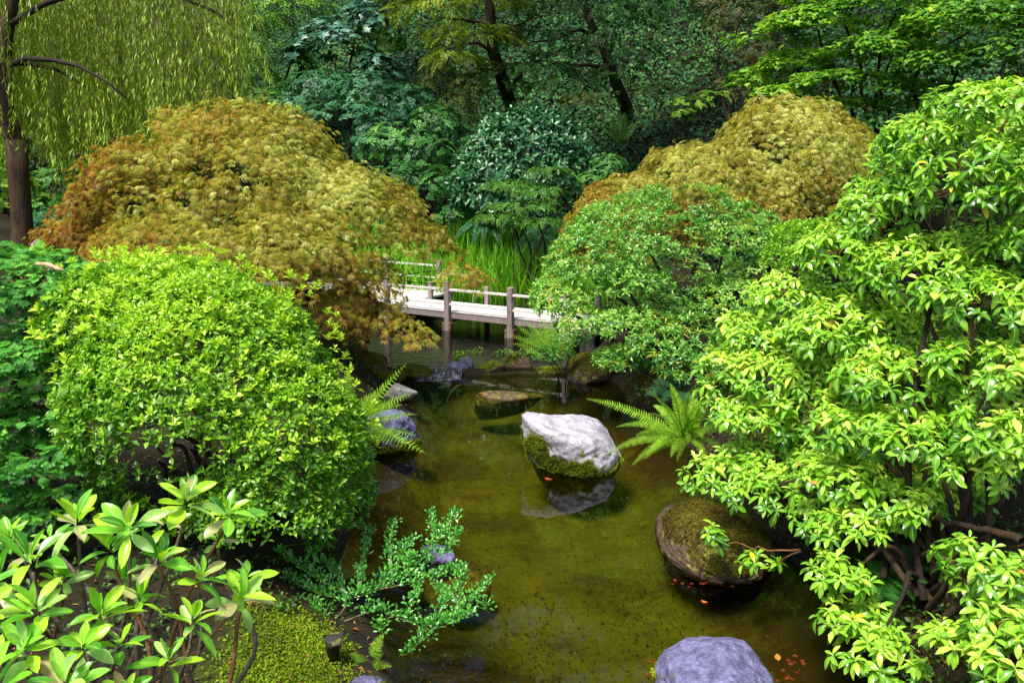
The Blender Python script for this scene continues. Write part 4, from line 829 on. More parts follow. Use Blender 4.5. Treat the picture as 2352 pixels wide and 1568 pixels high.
M, T = rosettes(q, nn*.7+np.array([0, 0, .9])+rz.normal(0, .3, q.shape), 7, (-5, 72), (.024, .056), rz)
dirn = np.repeat(nn[:, 2], 7); rnd = np.clip(.28+.30*dirn+.12*nz(T, 3, 4)+rz.normal(0, .15, len(T)), .01, .99)  # up-facing parts get lighter leaf colours, painting in the top light
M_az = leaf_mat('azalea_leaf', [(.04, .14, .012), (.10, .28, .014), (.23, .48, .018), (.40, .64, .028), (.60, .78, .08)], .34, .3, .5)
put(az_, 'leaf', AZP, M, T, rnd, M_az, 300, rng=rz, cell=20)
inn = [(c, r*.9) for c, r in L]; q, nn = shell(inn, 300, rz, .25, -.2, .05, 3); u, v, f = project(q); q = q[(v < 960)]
M, T = rosettes(q, norm(q-L[0][0])+[0, 0, .6], 5, (0, 50), (.028, .042), rz); ad = put(az_, 'leaf', AZP[:1], M, T, rz.uniform(0, .4, len(T)), M_az, 0, 'inner_foliage')  # inner leaves use the dark part of the ramp to deepen interior shade
for k in range(14):
    e = P(rz.uniform(300, 700), rz.uniform(930, 1080), 5.0); s0 = zb+[rz.uniform(-.35, .45), rz.uniform(-.1, .2), -.05]
    mb = MB(); mb.tube(wig(s0, e, rz, 8, .2), np.linspace(.022, .008, 8), 6); mb.build('stem', M_barkred if k % 3 == 0 else M_bark, az_)
def dead(root, q, n, sz, r):
    k = r.choice(len(q), n, replace=False); M = rot_frames(np.array([0, -.5, .8])+r.normal(0, .5, (n, 3)), r)*r.uniform(sz*.7, sz, n)[:, None, None]
    put(root, 'dead_leaf', [leaf_shape(.2, [.3, .7], [1, .9], .3, .4)], M, q[k]+[0, -.01, .015], r.uniform(.3, .99, n), M_red2, n, rng=r, cell=1)
M_red2 = leaf_mat('withered_leaf', [(.16, .05, .01), (.36, .13, .02), (.5, .28, .05), (.5, .42, .1)], .5, .25, .3)
dead(az_, T[::7], 60, .05, rz)
# tall shoots sticking out of the clipped surface
q, nn = shell(L, 60, rz, 0, .1, .10, 5.5); q = q+nn*.03+[0, 0, .03]; M, T = rosettes(q, np.array([0, 0, 1.])+nn*.4, 8, (20, 80), (.04, .06), rz)
put(az_, 'leaf', AZP, M, T, np.clip(rz.normal(.8, .1, len(T)), 0, .99), M_az, 0, 'shoot_foliage')

# ------------------------------------------------------------------ dark conifer (left edge)
rc = np.random.default_rng(411); CF = [(50, 620, 5.3, 120, 50, .4), (150, 660, 5.2, 95, 48, .4), (60, 730, 5.1, 110, 38, .35), (190, 780, 5.0, 85, 40, .3), (90, 810, 4.9, 130, 45, .35), (-10, 850, 4.7, 90, 42, .35), (10, 690, 5.0, 70, 40, .3),
     (120, 940, 4.6, 120, 30, .3), (-10, 990, 4.5, 90, 34, .3), (180, 1010, 4.5, 70, 26, .25), (90, 1060, 4.4, 120, 32, .3), (10, 1110, 4.3, 80, 34, .3), (40, 1190, 4.2, 60, 26, .25), (190, 880, 4.8, 60, 26, .25), (0, 1230, 4.1, 60, 24, .2), (210, 930, 4.9, 70, 30, .25), (190, 1100, 4.5, 70, 30, .25), (120, 1160, 4.4, 80, 28, .25), (60, 900, 4.9, 120, 50, .3), (140, 860, 5.1, 120, 50, .3), (60, 1000, 4.9, 110, 50, .3), (-60, 640, 5.2, 90, 90, .4)]
cb = P(70, 1150, 5.0); cb[2] = gz(cb[0], cb[1]); con = thing('hinoki_cypress', 'dark green conifer with flat scaly sprays at the left edge', 'conifer', cb)
q, nn = shell([lobe(*a) for a in CF], 950, rc, .3, -.25, .16, 5, -.6, 5)
xd = norm(nn*[1, 1, 0]+1e-6)+np.array([0, -.3, -.1])+rc.normal(0, .5, q.shape); M = frames_xz(xd, np.array([0, -.15, 1.])+.5*nn+rc.normal(0, .35, q.shape))*rc.uniform(.045, .085, len(q))[:, None, None]
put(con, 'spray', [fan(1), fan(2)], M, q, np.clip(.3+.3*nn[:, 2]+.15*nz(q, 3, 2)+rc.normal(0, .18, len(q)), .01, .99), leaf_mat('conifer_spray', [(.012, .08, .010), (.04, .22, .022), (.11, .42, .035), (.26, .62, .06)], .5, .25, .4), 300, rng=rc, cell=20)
mb = MB(); mb.tube(wig(cb, P(60, 640, 5.3), rc, 9, .12), np.linspace(.075, .02, 9), 8); mb.build('trunk', M_bark, con)
for a in CF:
    e = P(a[0], a[1], a[2]); s0 = cb+(P(60, 640, 5.3)-cb)*min(.95, max(.1, (e[2]-cb[2])/(P(60, 640, 5.3)[2]-cb[2])))
    mb = MB(); mb.tube(wig(s0, e, rc, 6, .12), np.linspace(.018, .006, 6), 5); mb.build('branch', M_bark, con)

# ------------------------------------------------------------------ big pieris (right)
PI_ = [(2260, 420, 4.8, 190, 180, .6), (2330, 255, 4.6, 130, 65, .4), (2130, 330, 5.1, 95, 60, .4), (2210, 240, 4.9, 60, 45, .3), (2060, 500, 5.3, 120, 75, .45), (1960, 590, 5.4, 130, 80, .4), (2150, 640, 4.9, 170, 110, .5), (1830, 690, 5.6, 120, 65, .35),
       (1740, 770, 5.6, 100, 50, .3), (1950, 770, 5.1, 160, 85, .4), (2280, 700, 4.4, 140, 70, .4), (1800, 870, 5.3, 150, 70, .35), (1690, 850, 5.5, 80, 45, .3), (2080, 880, 4.6, 160, 70, .4), (2290, 850, 4.1, 120, 55, .35), (1740, 970, 5.2, 100, 60, .3),
       (1900, 970, 4.8, 130, 60, .3), (2120, 1000, 4.2, 150, 50, .3), (2300, 1000, 3.8, 90, 60, .3), (1640, 1100, 5.0, 80, 38, .22), (1760, 1130, 4.8, 110, 45, .25), (1940, 1100, 4.5, 120, 50, .28), (2080, 1160, 4.2, 80, 45, .22),
       (1960, 1220, 4.2, 90, 45, .22), (1930, 1330, 4.0, 60, 50, .18), (1920, 1420, 3.9, 50, 35, .15), (1990, 1500, 3.6, 85, 55, .18), (2060, 1540, 3.5, 60, 50, .15), (2250, 1300, 3.4, 80, 45, .2), (2290, 1430, 3.2, 75, 45, .2), (2200, 1500, 3.2, 60, 45, .18), (2310, 1540, 3.0, 80, 45, .2),
       (2120, 720, 5.5, 250, 190, .5), (2260, 950, 4.7, 190, 130, .4), (1860, 880, 5.8, 190, 150, .4), (2230, 430, 5.5, 230, 210, .5), (2030, 1060, 4.9, 200, 80, .35), (1800, 1060, 5.2, 140, 70, .3), (2010, 620, 5.6, 180, 130, .4), (2330, 560, 4.5, 90, 90, .4), (2000, 1000, 4.5, 120, 60, .3), (1680, 920, 5.5, 70, 60, .25), (2290, 1370, 3.5, 90, 60, .2), (2180, 850, 5.0, 200, 140, .4), (2250, 760, 5.2, 160, 160, .4), (1990, 880, 5.3, 160, 110, .3), (2150, 1090, 4.6, 160, 50, .3), (1900, 1190, 4.6, 90, 50, .2), (2280, 600, 5.2, 150, 120, .4), (2240, 1075, 3.95, 110, 45, .25), (2170, 1130, 4.4, 110, 40, .25), (2150, 1000, 4.6, 150, 80, .3), (2000, 1440, 3.9, 60, 50, .15),
       (1632, 1232, 4.75, 26, 24, .07), (1745, 1302, 4.6, 36, 24, .09)]
pb = np.array([2.15, 4.1, 0]); pb[2] = gz(pb[0], pb[1]); rp_ = np.random.default_rng(501)
pie = thing('pieris_shrub', 'huge lime green glossy pieris in drooping whorls filling the right side', 'shrub', pb)
L = [lobe(*a) for a in PI_]; q, nn = shell(L, 185, rp_, .30, -.38, .14, 3.5, -1.1, 4, cut=.80)
PIP = [leaf_shape(.19, [.2, .45, .7, .88], [.42, .9, 1, .6], .50, .22), leaf_shape(.21, [.2, .45, .7, .88], [.42, .9, 1, .6], .75, .15), leaf_shape(.17, [.2, .45, .7, .88], [.45, .9, 1, .6], .30, .3)]
M, T = rosettes(q, nn*.45+np.array([0, -.15, 1.0])+rp_.normal(0, .22, q.shape), 10, (-16, 45), (.046, .094), rp_)
up_ = np.repeat(nn[:, 2], 10); rnd = np.clip(.36+.22*up_+.10*nz(T, 2.5, 4)+rp_.normal(0, .14, len(T)), .01, .81); yl = rp_.random(len(T)) < .004; rnd[yl] = 1.0  # up-facing leaves take paler ramp colours, highlights painted as leaf colour
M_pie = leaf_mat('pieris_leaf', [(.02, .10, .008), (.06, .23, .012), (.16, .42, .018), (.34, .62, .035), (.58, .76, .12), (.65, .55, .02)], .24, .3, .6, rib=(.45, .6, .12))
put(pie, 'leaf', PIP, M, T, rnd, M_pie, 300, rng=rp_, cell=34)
dead(pie, q, 50, .08, rp_)
fork = pb+np.array([.0, .0, .35])
for k, i in enumerate([0, 2, 4, 5, 6, 7, 8, 9, 10, 11, 13, 14, 16, 17, 19, 20, 21, 23, 24, 26, 28, 29, 30, 31]):
    c = L[i][0]; s0 = pb+rp_.normal(0, .08, 3)*[1, 1, .2]; mid = s0+(c-s0)*.5+np.array([0, 0, .25])
    line = join(wig(s0, mid, rp_, 5, .2), wig(mid, c, rp_, 5, .2)); mb = MB(); mb.tube(line, np.linspace(.020, .005, len(line)), 7); mb.build('branch', (M_bark, M_barkdark, M_bark)[k % 3], pie)
cs = np.array([l[0] for l in L]); idn = rp_.choice(len(q), 700, replace=False); k = np.argmin(np.linalg.norm(q[idn][:, None]-cs[None], axis=2), 1)
twigs(pie, cs[k]+(q[idn]-cs[k])*.25, q[idn]-[0, 0, .01], rp_, M_barkred, .005)
for path in ([(2352, 1240, 3.6), (2250, 1215, 3.8), (2150, 1190, 4.0)], [(2230, 1370, 3.6), (2180, 1410, 3.6), (2120, 1440, 3.6), (2080, 1470, 3.6)], [(2300, 1130, 4.2), (2285, 1180, 4.2), (2270, 1210, 4.2)], [(2352, 640, 4.6), (2280, 590, 4.8), (2210, 560, 5)], [(1840, 1262, 4.5), (1745, 1262, 4.6), (1700, 1250, 4.7), (1640, 1240, 4.75)], [(1840, 1262, 4.5), (1790, 1290, 4.6), (1750, 1300, 4.6)]):
    pp = np.array([P(*p) for p in path]); mb = MB(); n_ = len(pp); tt = np.linspace(0, n_-1, n_*3); line = np.stack([np.interp(tt, range(n_), pp[:, c]) for c in range(3)], -1)+rp_.normal(0, .008, (n_*3, 3))
    rr_ = .022 if path[0][0] > 2000 else .006; mb.tube(line, np.linspace(rr_, rr_*.5, len(line)), 7); mb.build('branch', M_bark if rr_ > .01 else M_barkred, pie)

# ------------------------------------------------------------------ big-leaved rhododendron (bottom left)
rr = np.random.default_rng(601); rb = np.array([-1.15, 2.25, 0]); rb[2] = gz(rb[0], rb[1])
rho = thing('rhododendron', 'young big-leaved rhododendron with long light green leaves at the bottom left', 'shrub', rb)
WH = [(180, 1215, 2.35, 0, 9, .115), (300, 1225, 2.3, .1, 9, .12), (425, 1165, 2.45, .1, 10, .11), (525, 1190, 2.5, .3, 8, .105), (75, 1305, 2.2, -.1, 8, .12), (365, 1300, 2.3, .3, 8, .10), (455, 1345, 2.3, .4, 8, .11), (545, 1385, 2.35, .9, 7, .12),
      (85, 1420, 2.0, .1, 8, .125), (235, 1425, 2.15, 0, 8, .10), (320, 1390, 2.25, .2, 7, .095), (440, 1440, 2.2, .3, 7, .11), (60, 1510, 1.95, .1, 9, .12), (190, 1500, 2.0, .3, 8, .11), (275, 1495, 2.1, .2, 6, .095), (385, 1530, 2.1, .2, 7, .10),
      (255, 1275, 2.35, -.1, 7, .10), (10, 1330, 2.25, -.4, 6, .11), (0, 1590, 1.85, -.2, 9, .12), (150, 1590, 1.9, .1, 8, .11), (290, 1600, 2.0, .2, 8, .10), (-30, 1430, 2.0, -.2, 7, .12), (145, 1345, 2.3, 0, 6, .09), (380, 1215, 2.5, .2, 6, .09), (500, 1250, 2.55, .2, 6, .08), (120, 1250, 2.5, -.1, 7, .085), (290, 1340, 2.4, 0, 7, .085), (30, 1250, 2.4, -.2, 6, .09), (560, 1340, 2.45, .5, 5, .09)]
RHP = [rich_leaf(w_, [.1, .25, .42, .6, .76, .9], [.25, .62, .9, 1, .82, .5], d_, c_, .012, i_) for i_, (w_, d_, c_) in enumerate([(.18, .2, .3), (.16, .38, .2), (.19, -.05, .35), (.17, .1, .5), (.15, .55, .2), (.2, .25, .1)])]
MM, TT, RR = [], [], []
for (u, v, Y, lx, k, sz) in WH:
    c = P(u, v, Y); M, T = rosettes(c[None], np.array([[lx*.8, -.25+rr.normal()*.2, .95]]), k+4, (-8, 74), (sz*.7, sz*1.1), rr, .08); MM.append(M); TT.append(T); RR.append(np.clip(rr.normal(.5, .2, len(T)), .02, .9))
    s0 = rb+np.array([rr.uniform(-.2, .25), rr.uniform(-.1, .15), 0]); mid = s0+(c-s0)*.55+np.array([rr.normal()*.06, .03, .05])
    line = join(wig(s0, mid, rr, 5, .16), wig(mid, c-[0, 0, .01], rr, 5, .22)); mb = MB(); mb.tube(line, np.linspace(.011, .0045, len(line)), 6); mb.build('stem', M_barkgrey if rr.random() < .6 else M_barkred, rho)
MM = np.concatenate(MM); TT = np.concatenate(TT); RR = np.concatenate(RR); RR[rr.random(len(RR)) < .05] = .97
put(rho, 'leaf', RHP, MM, TT, RR, leaf_mat('rhododendron_leaf', [(.04, .20, .015), (.09, .36, .022), (.20, .54, .03), (.42, .72, .03), (.40, .66, .20), (.50, .26, .20)], .28, .35, .6, rib=(.42, .66, .12)), 300, rng=rr, cell=1)

# ------------------------------------------------------------------ box-leaved holly sprays
rh = np.random.default_rng(701); hb = W(770, 1430, .2); ho = thing('box_holly', 'low spreading holly with tiny glossy leaves on long sprays over the water', 'shrub', hb)
HP = [[(770, 1430), (800, 1378), (850, 1360), (940, 1315), (1030, 1262), (1055, 1222)], [(820, 1370), (740, 1335), (690, 1300), (640, 1268)], [(800, 1378), (735, 1365), (690, 1345), (655, 1322)],
      [(850, 1360), (900, 1318), (985, 1270), (1030, 1222)], [(900, 1318), (895, 1260), (905, 1200)], [(985, 1270), (1000, 1225), (985, 1182)], [(1005, 1245), (1030, 1205), (1048, 1180)], [(860, 1355), (960, 1335), (1005, 1325), (1050, 1300)],
      [(770, 1430), (870, 1400), (930, 1425), (1000, 1440), (1060, 1400), (1128, 1330)], [(1000, 1440), (1050, 1425), (1085, 1408)], [(1060, 1400), (1055, 1340), (1060, 1305)], [(1085, 1370), (1110, 1390), (1118, 1400)], [(1060, 1400), (1030, 1370), (1005, 1350)],
      [(930, 1425), (950, 1380), (960, 1350)], [(960, 1435), (985, 1460), (930, 1500)], [(770, 1430), (700, 1415), (640, 1400), (590, 1398)], [(700, 1415), (690, 1380), (650, 1370)], [(760, 1425), (735, 1405), (720, 1385)], [(820, 1370), (830, 1300), (850, 1215)],
      [(940, 1315), (925, 1270), (950, 1240)], [(790, 1345), (770, 1310), (745, 1290)], [(985, 1440), (1010, 1400), (1030, 1380)], [(900, 1415), (870, 1440), (880, 1455)]]
MM, TT = [], []
def sp_depth(v): return 4.35+(1400-v)*.0022
for pth in HP:
    pp = np.array([P(u, v, sp_depth(v)) for u, v in pth]); n_ = len(pp); tt = np.linspace(0, n_-1, n_*4); line = np.stack([np.interp(tt, range(n_), pp[:, c]) for c in range(3)], -1)+rh.normal(0, .004, (n_*4, 3))
    mb = MB(); mb.tube(line, np.linspace(.006 if n_ > 4 else .0035, .0016, len(line)), 5); mb.build('twig', M_twig if n_ < 5 else M_barkgrey, ho)
    Lh = np.linalg.norm(np.diff(pp, axis=0), axis=1).sum(); n = int(Lh*620); s = .12+.88*rh.random(n); t = s*(len(line)-1); pos = np.stack([np.interp(t, range(len(line)), line[:, c]) for c in range(3)], -1)
    tang = norm(line[np.minimum((t+1).astype(int), len(line)-1)]-line[np.maximum(t.astype(int)-1, 0)])
    # short side shoots fan the leaves off the main line
    sl = rh.uniform(0, .075, n)*(1-.5*s); sd_ = norm(tang*.7+np.stack([rh.normal(size=n), rh.normal(size=n)*.5, np.abs(rh.normal(size=n))*.9+.25], -1)); pos = pos+sd_*sl[:, None]
    az = norm(sd_+rh.normal(0, .45, (n, 3))+[0, 0, .25]); MM.append(frames_xz(az, np.array([0, -.4, 1.])+rh.normal(0, .3, (n, 3)))*rh.uniform(.016, .030, n)[:, None, None]); TT.append(pos)
MM = np.concatenate(MM); TT = np.concatenate(TT)
put(ho, 'leaf', [leaf_shape(.24, [.5], [1], .1, .3), leaf_shape(.28, [.6], [1], .0, .25)], MM, TT, np.clip(rh.normal(.5, .22, len(TT)), .01, .99), leaf_mat('holly_leaf', [(.018, .11, .015), (.045, .25, .025), (.11, .42, .045), (.26, .58, .09)], .28, .2, .7), 300, rng=rh, cell=12)
# little broad-leaved shrub behind the sprays
bush('leafy_seedling', 'small broad-leaved green plant between the azalea and the holly sprays', 'plant', [(745, 1255, 4.6, 38, 26, .1), (700, 1200, 4.7, 40, 30, .1)], [leaf_shape(.2, [.5], [1], .3, .2)], (.05, .075), 260,
     [(.02, .12, .008), (.06, .26, .012), (.14, .4, .02)], 710, rosette=7, el=(-10, 50), gap=-.99, n_ind=40, upw=1, tips=2, stem_r=.008)

# ------------------------------------------------------------------ ferns
def frond(root, base, tip, arch, width, mat, rng, npin=24, fine=True, side=None):
    base, tip = np.asarray(base, float), np.asarray(tip, float); mid = (base+tip)/2+np.array([0, 0, arch]); t = np.linspace(0, 1, 20)[:, None]
    line = (1-t)**2*base+2*t*(1-t)*mid+t*t*tip; mb = MB(); mb.tube(line, np.linspace(.0035, .0012, 20)*(1+width*3), 4, .35)
    tg = norm(np.gradient(line, axis=0)); up = np.array([0, -.75, 1.0]) if side is None else side
    for i in range(npin):
        s = .12+.87*i/npin; k = s*19; p = np.array([np.interp(k, range(20), line[:, c]) for c in range(3)]); T = tg[int(k)]; sidev = norm(np.cross(T, up)); nrm = np.cross(sidev, T)
        Lp = width*(math.sin(math.pi*min(1, (s*.92+.08))**.75)**.8+.06)*rng.uniform(.9, 1.1)
        for sg in (1, -1):
            d = norm(sidev*sg+T*.35-nrm*.12*rng.uniform(.3, 1.5)); w = Lp*.17+.002; V = [p]; F = []; r_ = rng.uniform(.15, .95)
            if fine:
                m = 6; V = []; F = []
                for j in range(m):
                    a0 = j/m; q0 = p+d*Lp*a0; q1 = p+d*Lp*(a0+1.15/m); wj = w*1.15*(1-.75*a0)
                    for s2 in (1, -1):
                        n0 = len(V); V += [q0, q1, q0+T*s2*wj+d*Lp*.10-nrm*.1*wj]; F.append((n0, n0+1, n0+2))
                mb.add(V, F, r_)
            else:
                q1 = p+d*Lp*.45; V = [p, q1+T*w, p+d*Lp-nrm*Lp*.12, q1-T*w]; mb.add(V, [(0, 1, 2), (0, 2, 3)], r_)
    return mb.build('frond', mat, root)
def fern(name, label, base, tips, width, cols, seed, arch=.08, npin=22, fine=True, group=None, trans=.4):
    r = np.random.default_rng(seed); root = thing(name, label, 'fern', base, group); m = leaf_mat(name+'_frond', cols, .5, trans, .3)
    for t in tips:
        w = width*r.uniform(.8, 1.15); b = base+r.normal(0, .015, 3)*[1, 1, .2]; frond(root, b, P(*t[:3]), t[3] if len(t) > 3 else arch, w, m, r, npin, fine)
    return root
LIME = [(.10, .24, .012), (.22, .45, .025), (.42, .66, .06)]
fern('lady_fern', 'bright lime fern arching over the bluish rock beside the azalea', P(790, 1010, 5.75), [(935, 833, 5.7, .03), (948, 905, 5.5, .1), (905, 925, 5.3, .12), (952, 952, 5.4, .10), (955, 1000, 5.2, .1), (978, 1042, 5.1, .16), (870, 900, 5.7, .1), (850, 960, 5.3, .1), (800, 850, 5.8, .05), (860, 1010, 5.1, .1), (920, 960, 5.25, .12), (905, 1000, 5.2, .14), (900, 870, 5.6, .06), (880, 945, 5.35, .1), (940, 1020, 5.15, .14), (925, 930, 5.35, .1)], .065, LIME, 801)
fern('lady_fern', 'light green feathery fern reaching left over the water from the right bank', P(1575, 1010, 5.9), [(1345, 915, 6.0, .10), (1390, 1045, 5.6, .14), (1415, 980, 5.8, .12), (1460, 1000, 5.5, .1), (1450, 1070, 5.4, .12), (1540, 880, 6.0, .05), (1600, 890, 6.0, .05), (1640, 900, 5.8, .05), (1680, 1060, 5.4, .15), (1620, 1060, 5.4, .15), (1500, 930, 6, .1), (1540, 1050, 5.5, .12), (1700, 1000, 5.6, .15)]+[(1555+75*math.sin(k*2.4), 975+85*math.cos(k*1.7), 5.35+.15*math.sin(k), .12) for k in range(18)], .042, LIME, 802, npin=36)
fern('shade_fern', 'dark green fern in the shade beneath the lower pieris branches', P(2040, 1330, 4.3), [(2130, 1250, 4.2, .05), (2160, 1300, 4.1, .05), (2100, 1380, 4.0, .1), (2050, 1420, 3.9, .1), (1990, 1290, 4.4, .05), (2130, 1340, 4.0, .08), (2080, 1250, 4.5, .05), (2010, 1390, 4.0, .08)], .05, [(.02, .10, .015), (.05, .2, .03), (.1, .3, .04)], 803)
fern('small_fern', 'small yellow-green fern at the water edge below the holly sprays', P(850, 1540, 3.95), [(880, 1455, 4.0, .03), (800, 1500, 3.9, .03), (900, 1530, 3.8, .03), (820, 1560, 3.8, .03), (880, 1500, 3.8, .03)], .03, LIME, 804, .02, 14)
fern('tiny_fern', 'little fern seedling upright on the middle dam stones', W(1165, 838, .05), [(1160, 806, 9.9, .0), (1180, 815, 9.9, .01), (1150, 818, 9.9, .01)], .03, LIME, 805, .01, 9, False)
SW = [(.015, .07, .03), (.04, .15, .06), (.09, .26, .11)]
fern('sword_fern', 'blue-green sword fern with arching fronds at the foot of the round rhododendron', P(1115, 545, 14.9), [(1040, 560, 14.4, .5), (1060, 545, 14.5, .5), (1085, 570, 14.2, .55), (1110, 570, 14.2, .55), (1150, 570, 14.3, .5), (1180, 550, 14.6, .5), (1050, 510, 15, .4), (1090, 500, 15.2, .3), (1160, 510, 15, .3)], .09, SW, 806, npin=30, fine=False)
fern('sword_fern', 'sword fern under the feathery maple just left of the right golden maple', P(1245, 560, 14.3), [(1180, 590, 13.9, .4), (1210, 600, 13.8, .4), (1250, 600, 13.8, .4), (1290, 580, 13.9, .4), (1300, 545, 14.2, .4), (1200, 550, 14.4, .4)], .09, SW, 807, npin=30, fine=False)
fern('slope_fern', 'lone upright fern on the ivy slope right of the round rhododendron', P(1425, 330, 17.0), [(1435, 260, 17, .1), (1405, 275, 17, .1), (1380, 300, 16.8, .15), (1465, 280, 17, .1), (1450, 310, 16.6, .2)], .10, [(.02, .07, .008), (.05, .14, .015), (.1, .22, .02)], 808, npin=22, fine=False)
for i, (u, v, lb_) in enumerate([(1520, 50, 'fern with drooping brown-tipped fronds high on the ivy slope'), (1600, 30, 'fern high on the ivy slope closest to the yellow-flecked climber'), (1180, 170, 'pale fern behind the dark trunk of the top centre tree')]):
    b = ground_hit(u, v+25); b = b+[0, 0, .1]; Yb = b[1]
    fern('slope_fern', lb_, b, [(u+dx, v+dy, Yb-.3, .25) for dx, dy in ((-60, 30), (-40, 0), (-10, -20), (20, -15), (50, 5), (65, 35), (-20, 60), (25, 65))], .10, [(.02, .09, .02), (.05, .17, .03), (.10, .2, .05)], 810+i, npin=20, fine=False)
fern('ground_fern', 'blue-green fern half hidden at the right water edge below the andromeda', P(1560, 900, 7.9), [(1500, 880, 7.6, .1), (1520, 930, 7.4, .12), (1480, 910, 7.6, .1), (1570, 940, 7.3, .12), (1530, 860, 8, .05), (1600, 930, 7.4, .1)], .07, SW, 815)
# feathery clump at the right end of the bridge
fern('feathery_fern_clump', 'yellow-green feathery clump in front of the right end of the bridge', P(1275, 830, 9.6), [(1170, 770, 9.3, .1), (1175, 790, 9.2, .1), (1185, 745, 9.6, .08), (1200, 810, 9.1, .1), (1210, 740, 9.7, .08), (1240, 730, 9.8, .05), (1230, 825, 9.0, .1), (1265, 735, 9.8, .05), (1300, 745, 9.8, .06), (1330, 770, 9.6, .1), (1220, 770, 9.2, .1), (1260, 780, 9.1, .1), (1300, 800, 9.1, .1), (1190, 780, 9.3, .12), (1240, 800, 9.1, .12), (1345, 745, 9.6, .08)], .075, [(.08, .2, .015), (.2, .42, .03), (.38, .6, .06)], 816, npin=18)
bush('waterside_shrub', 'small glossy green shrub on the dam end under the feathery clump', 'shrub', [(1270, 815, 9.4, 55, 30, .2), (1310, 780, 9.6, 50, 35, .2)], SL, (.025, .045), 1500, MID, 817, gap=-.8, tips=3, stem_r=.01)
bush('creeping_weed', 'pale green creeper on top of the dam stone nearest the cascade', 'plant', [(1065, 812, 9.98, 28, 9, .07), (1098, 806, 10, 12, 12, .05)], SL, (.018, .035), 1500, LIME, 818, gap=-.9, tips=1, stem_r=.004)
bush('dam_weed', 'mid green weed tuft between the middle and right dam stones', 'plant', [(1160, 812, 10.05, 30, 12, .07), (1215, 812, 10.05, 30, 16, .08), (1250, 805, 10.1, 25, 18, .08)], SL, (.02, .04), 1400, [(.04, .14, .012), (.10, .28, .02), (.24, .46, .04)], 819, gap=-.9, tips=1, stem_r=.004)

# ------------------------------------------------------------------ garden lantern, log, floating leaves, sunken stick
lp = P(118, 560, 12.0); lp[2] = gz(lp[0], lp[1]); lt = thing('stone_lantern', 'pale grey stone lantern half hidden between the willow trunk and the maple', 'lantern', lp)
M_lan = noisy('lantern_stone', [(.16, .15, .2), (.34, .33, .42), (.5, .5, .6)], 20, bump=.5)
def lathe(prof, c, sides=6):
    mb = MB(); an = np.linspace(0, 2*np.pi, sides, endpoint=False)+.3; V = np.concatenate([np.stack([np.cos(an)*r, np.sin(an)*r, 0*an+z], -1) for r, z in prof])+c; F = []
    for i in range(len(prof)-1):
        for j in range(sides):
            k = (j+1) % sides; F += [(i*sides+j, i*sides+k, (i+1)*sides+k), (i*sides+j, (i+1)*sides+k, (i+1)*sides+j)]
    mb.add(V, F); return mb
zt = P(118, 552, 12.0)[2]-lp[2]
lathe([(.13, 0), (.11, .05), (.09, .08), (.085, zt-.30), (.16, zt-.26), (.16, zt-.22)], lp).build('pedestal', M_lan, lt, False)
lathe([(.11, zt-.22), (.11, zt-.05), (.0, zt-.05)], lp).build('light_box', M_lan, lt, False)
lathe([(.06, zt-.052), (.26, zt-.06), (.24, zt-.02), (.10, zt+.06), (.04, zt+.08), (.05, zt+.11), (0, zt+.14)], lp).build('roof', M_lan, lt, False)
# broken pale branch lying on the conifer
lg = P(130, 615, 5.0); mb = MB(); mb.tube([P(85, 606, 5.0), P(110, 607, 4.95), P(135, 618, 4.9), P(150, 622, 4.9)], [.010, .014, .012, .003], 6)
o = mb.build('dead_branch', noisy('dry_wood', [(.4, .22, .12), (.62, .42, .28)], 20)); tag(o, 'short pale brown broken branch lying between the conifer and the azalea top', 'branch')
M_red = leaf_mat('fallen_leaf', [(.22, .02, .01), (.42, .08, .015), (.55, .22, .03), (.45, .35, .08)], .4, .2, .4)
FL = leaf_shape(.26, [.3, .65], [1, .9], .1, -.15); rf = np.random.default_rng(901)
def fallen(u, v, s, r, label, group=None, z=.006, star=False):
    p = W(u, v, z); V, F, R = (ST[2] if star else FL); a = rf.uniform(0, 6.28); c, s_ = math.cos(a), math.sin(a); V = (V@np.array([[c, s_, 0], [-s_, c, 0], [0, 0, 1]]))*s
    V[:, 2] -= V[:, 2].min(); o = link('fallen_leaf', new_mesh('fallen_leaf', V, F, np.full(len(F), r), R, M_red), loc=p); tag(o, label, 'leaf', group)
fallen(1785, 1502, .06, .6, 'orange leaf afloat right of the bluish violet rock')
fallen(1250, 1098, .07, .35, 'orange-red leaf at the foot of the white rock')
fallen(1625, 1385, .05, .5, 'curled orange leaf floating below the rounded mossy rock')
fallen(2095, 1220, .09, .3, 'rust-red leaf lying on the shaded soil under the pieris', z=.35)
fallen(1155, 903, .08, .3, 'reddish leaf on the sunken flat rock, the right one of two'); fallen(1100, 905, .08, .4, 'thin reddish leaf on the sunken flat rock, the left one of two')
for i, (u, v) in enumerate([(1500, 1535), (1492, 1520), (1488, 1545), (1510, 1522)]): fallen(u+rf.normal()*3, v, .035, .1, 'small crimson leaf clustered at the left tip of the bluish violet rock', 'crimson leaves by the violet rock', star=True)
for i in range(12): fallen(rf.uniform(1535, 1700), 1343+rf.normal()*5, .028, .05+rf.random()*.3, 'tiny red leaf floating along the foot of the rounded mossy rock', 'red leaves along the mossy rock', star=True)
for i in range(12): fallen(rf.uniform(1785, 1850), rf.uniform(1500, 1568), .035, rf.random()*.3, 'dark red leaf drifting right of the orange floating leaf', 'dark red leaves at the bottom right', star=True)
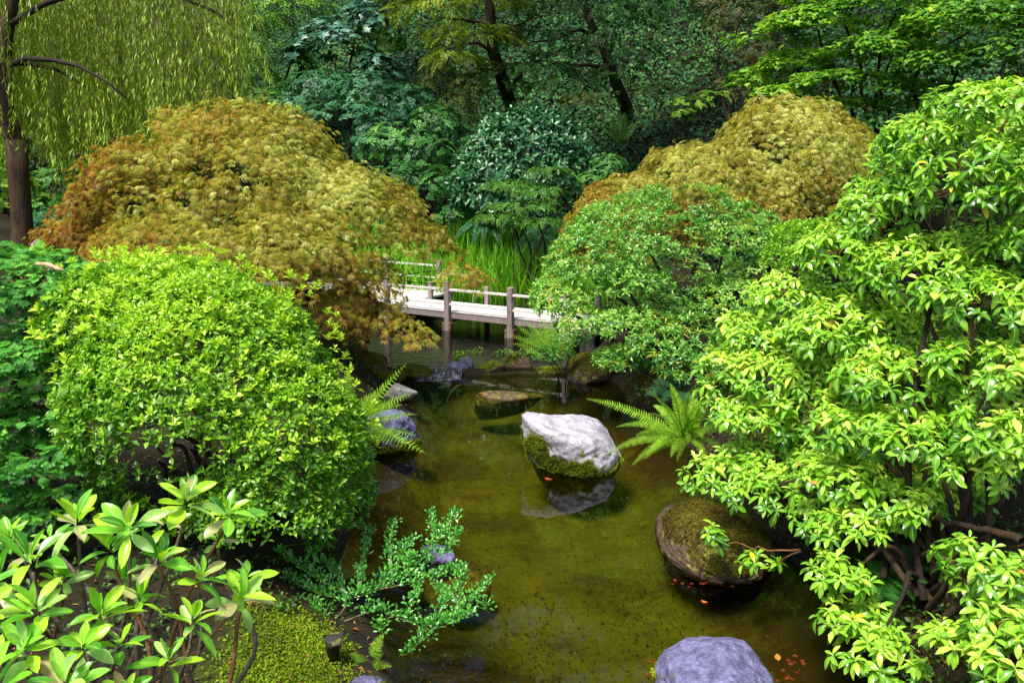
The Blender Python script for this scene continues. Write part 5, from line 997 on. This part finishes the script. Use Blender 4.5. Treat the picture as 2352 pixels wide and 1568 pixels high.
for i in range(7): fallen(rf.uniform(900, 955), 928+rf.normal()*3, .03, .1+rf.random()*.3, 'red leaf speck at the foot of the pointed grey rock', 'red leaves by the pointed rock', star=True)
n = 420; X = rf.uniform(-1.4, 1.9, n); Y = rf.uniform(3.6, 9.6, n); ok = pond_sd(X, Y) < -.1; X, Y = X[ok], Y[ok]; T = np.stack([X, Y, 0*X+.004], -1)
M = rot_frames(np.array([0, 0, 1.])+rf.normal(0, .05, T.shape), rf)*rf.uniform(.006, .016, len(T))[:, None, None]
fd = tag(link('floating_debris', None, loc=(0, 6, .004)), 'fine specks of plant debris floating on the near pond', 'debris', kind='stuff')
put(fd, 'speck', [small_leaf(.15, 0, 0)], M, T, rf.random(len(T)), M_litter, 0, 'specks')
n = 5200; kx = rf.integers(0, 6, n); cen = np.array([(.05, 4.6, .35, .9), (-.35, 4.1, .5, .5), (.9, 5.2, .6, .9), (-.6, 6.6, .4, .9), (.4, 8.6, .8, .6), (.5, 6, 1.2, 2.4)])[kx]
X = cen[:, 0]+rf.normal(size=n)*cen[:, 2]*.6; Y = cen[:, 1]+rf.normal(size=n)*cen[:, 3]*.6; ok = pond_sd(X, Y) < -.12; X, Y = X[ok], Y[ok]; T = np.stack([X, Y, H(X, Y)+.012], -1)
M = rot_frames(np.array([0, 0, 1.])+rf.normal(0, .35, T.shape), rf)*rf.uniform(.012, .034, len(T))[:, None, None]
sd3 = tag(link('sunken_debris', None, loc=(0, 6, -.4)), 'dark rotting leaf bits lying on the pond bed', 'debris', kind='stuff')
put(sd3, 'bit', [small_leaf(.2, 0, 0), small_leaf(.08, 0, 0)], M, T, rf.random(len(T)), leaf_mat('rotten_leaf', [(.015, .012, .004), (.03, .022, .006), (.07, .04, .01)], .8, .0, .1), 0, 'bits')
mb = MB(); mb.tube(wig(W(1058, 884, -.03), W(1025, 925, -.10), rf, 7, .06), np.linspace(.008, .004, 7), 5); o = mb.build('sunken_stick', M_barkgrey); tag(o, 'thin pale stick lying under the water above the sunken flat rock', 'stick')
print('TRIS', TRIS[0], 'OBJS', len(bpy.data.objects))
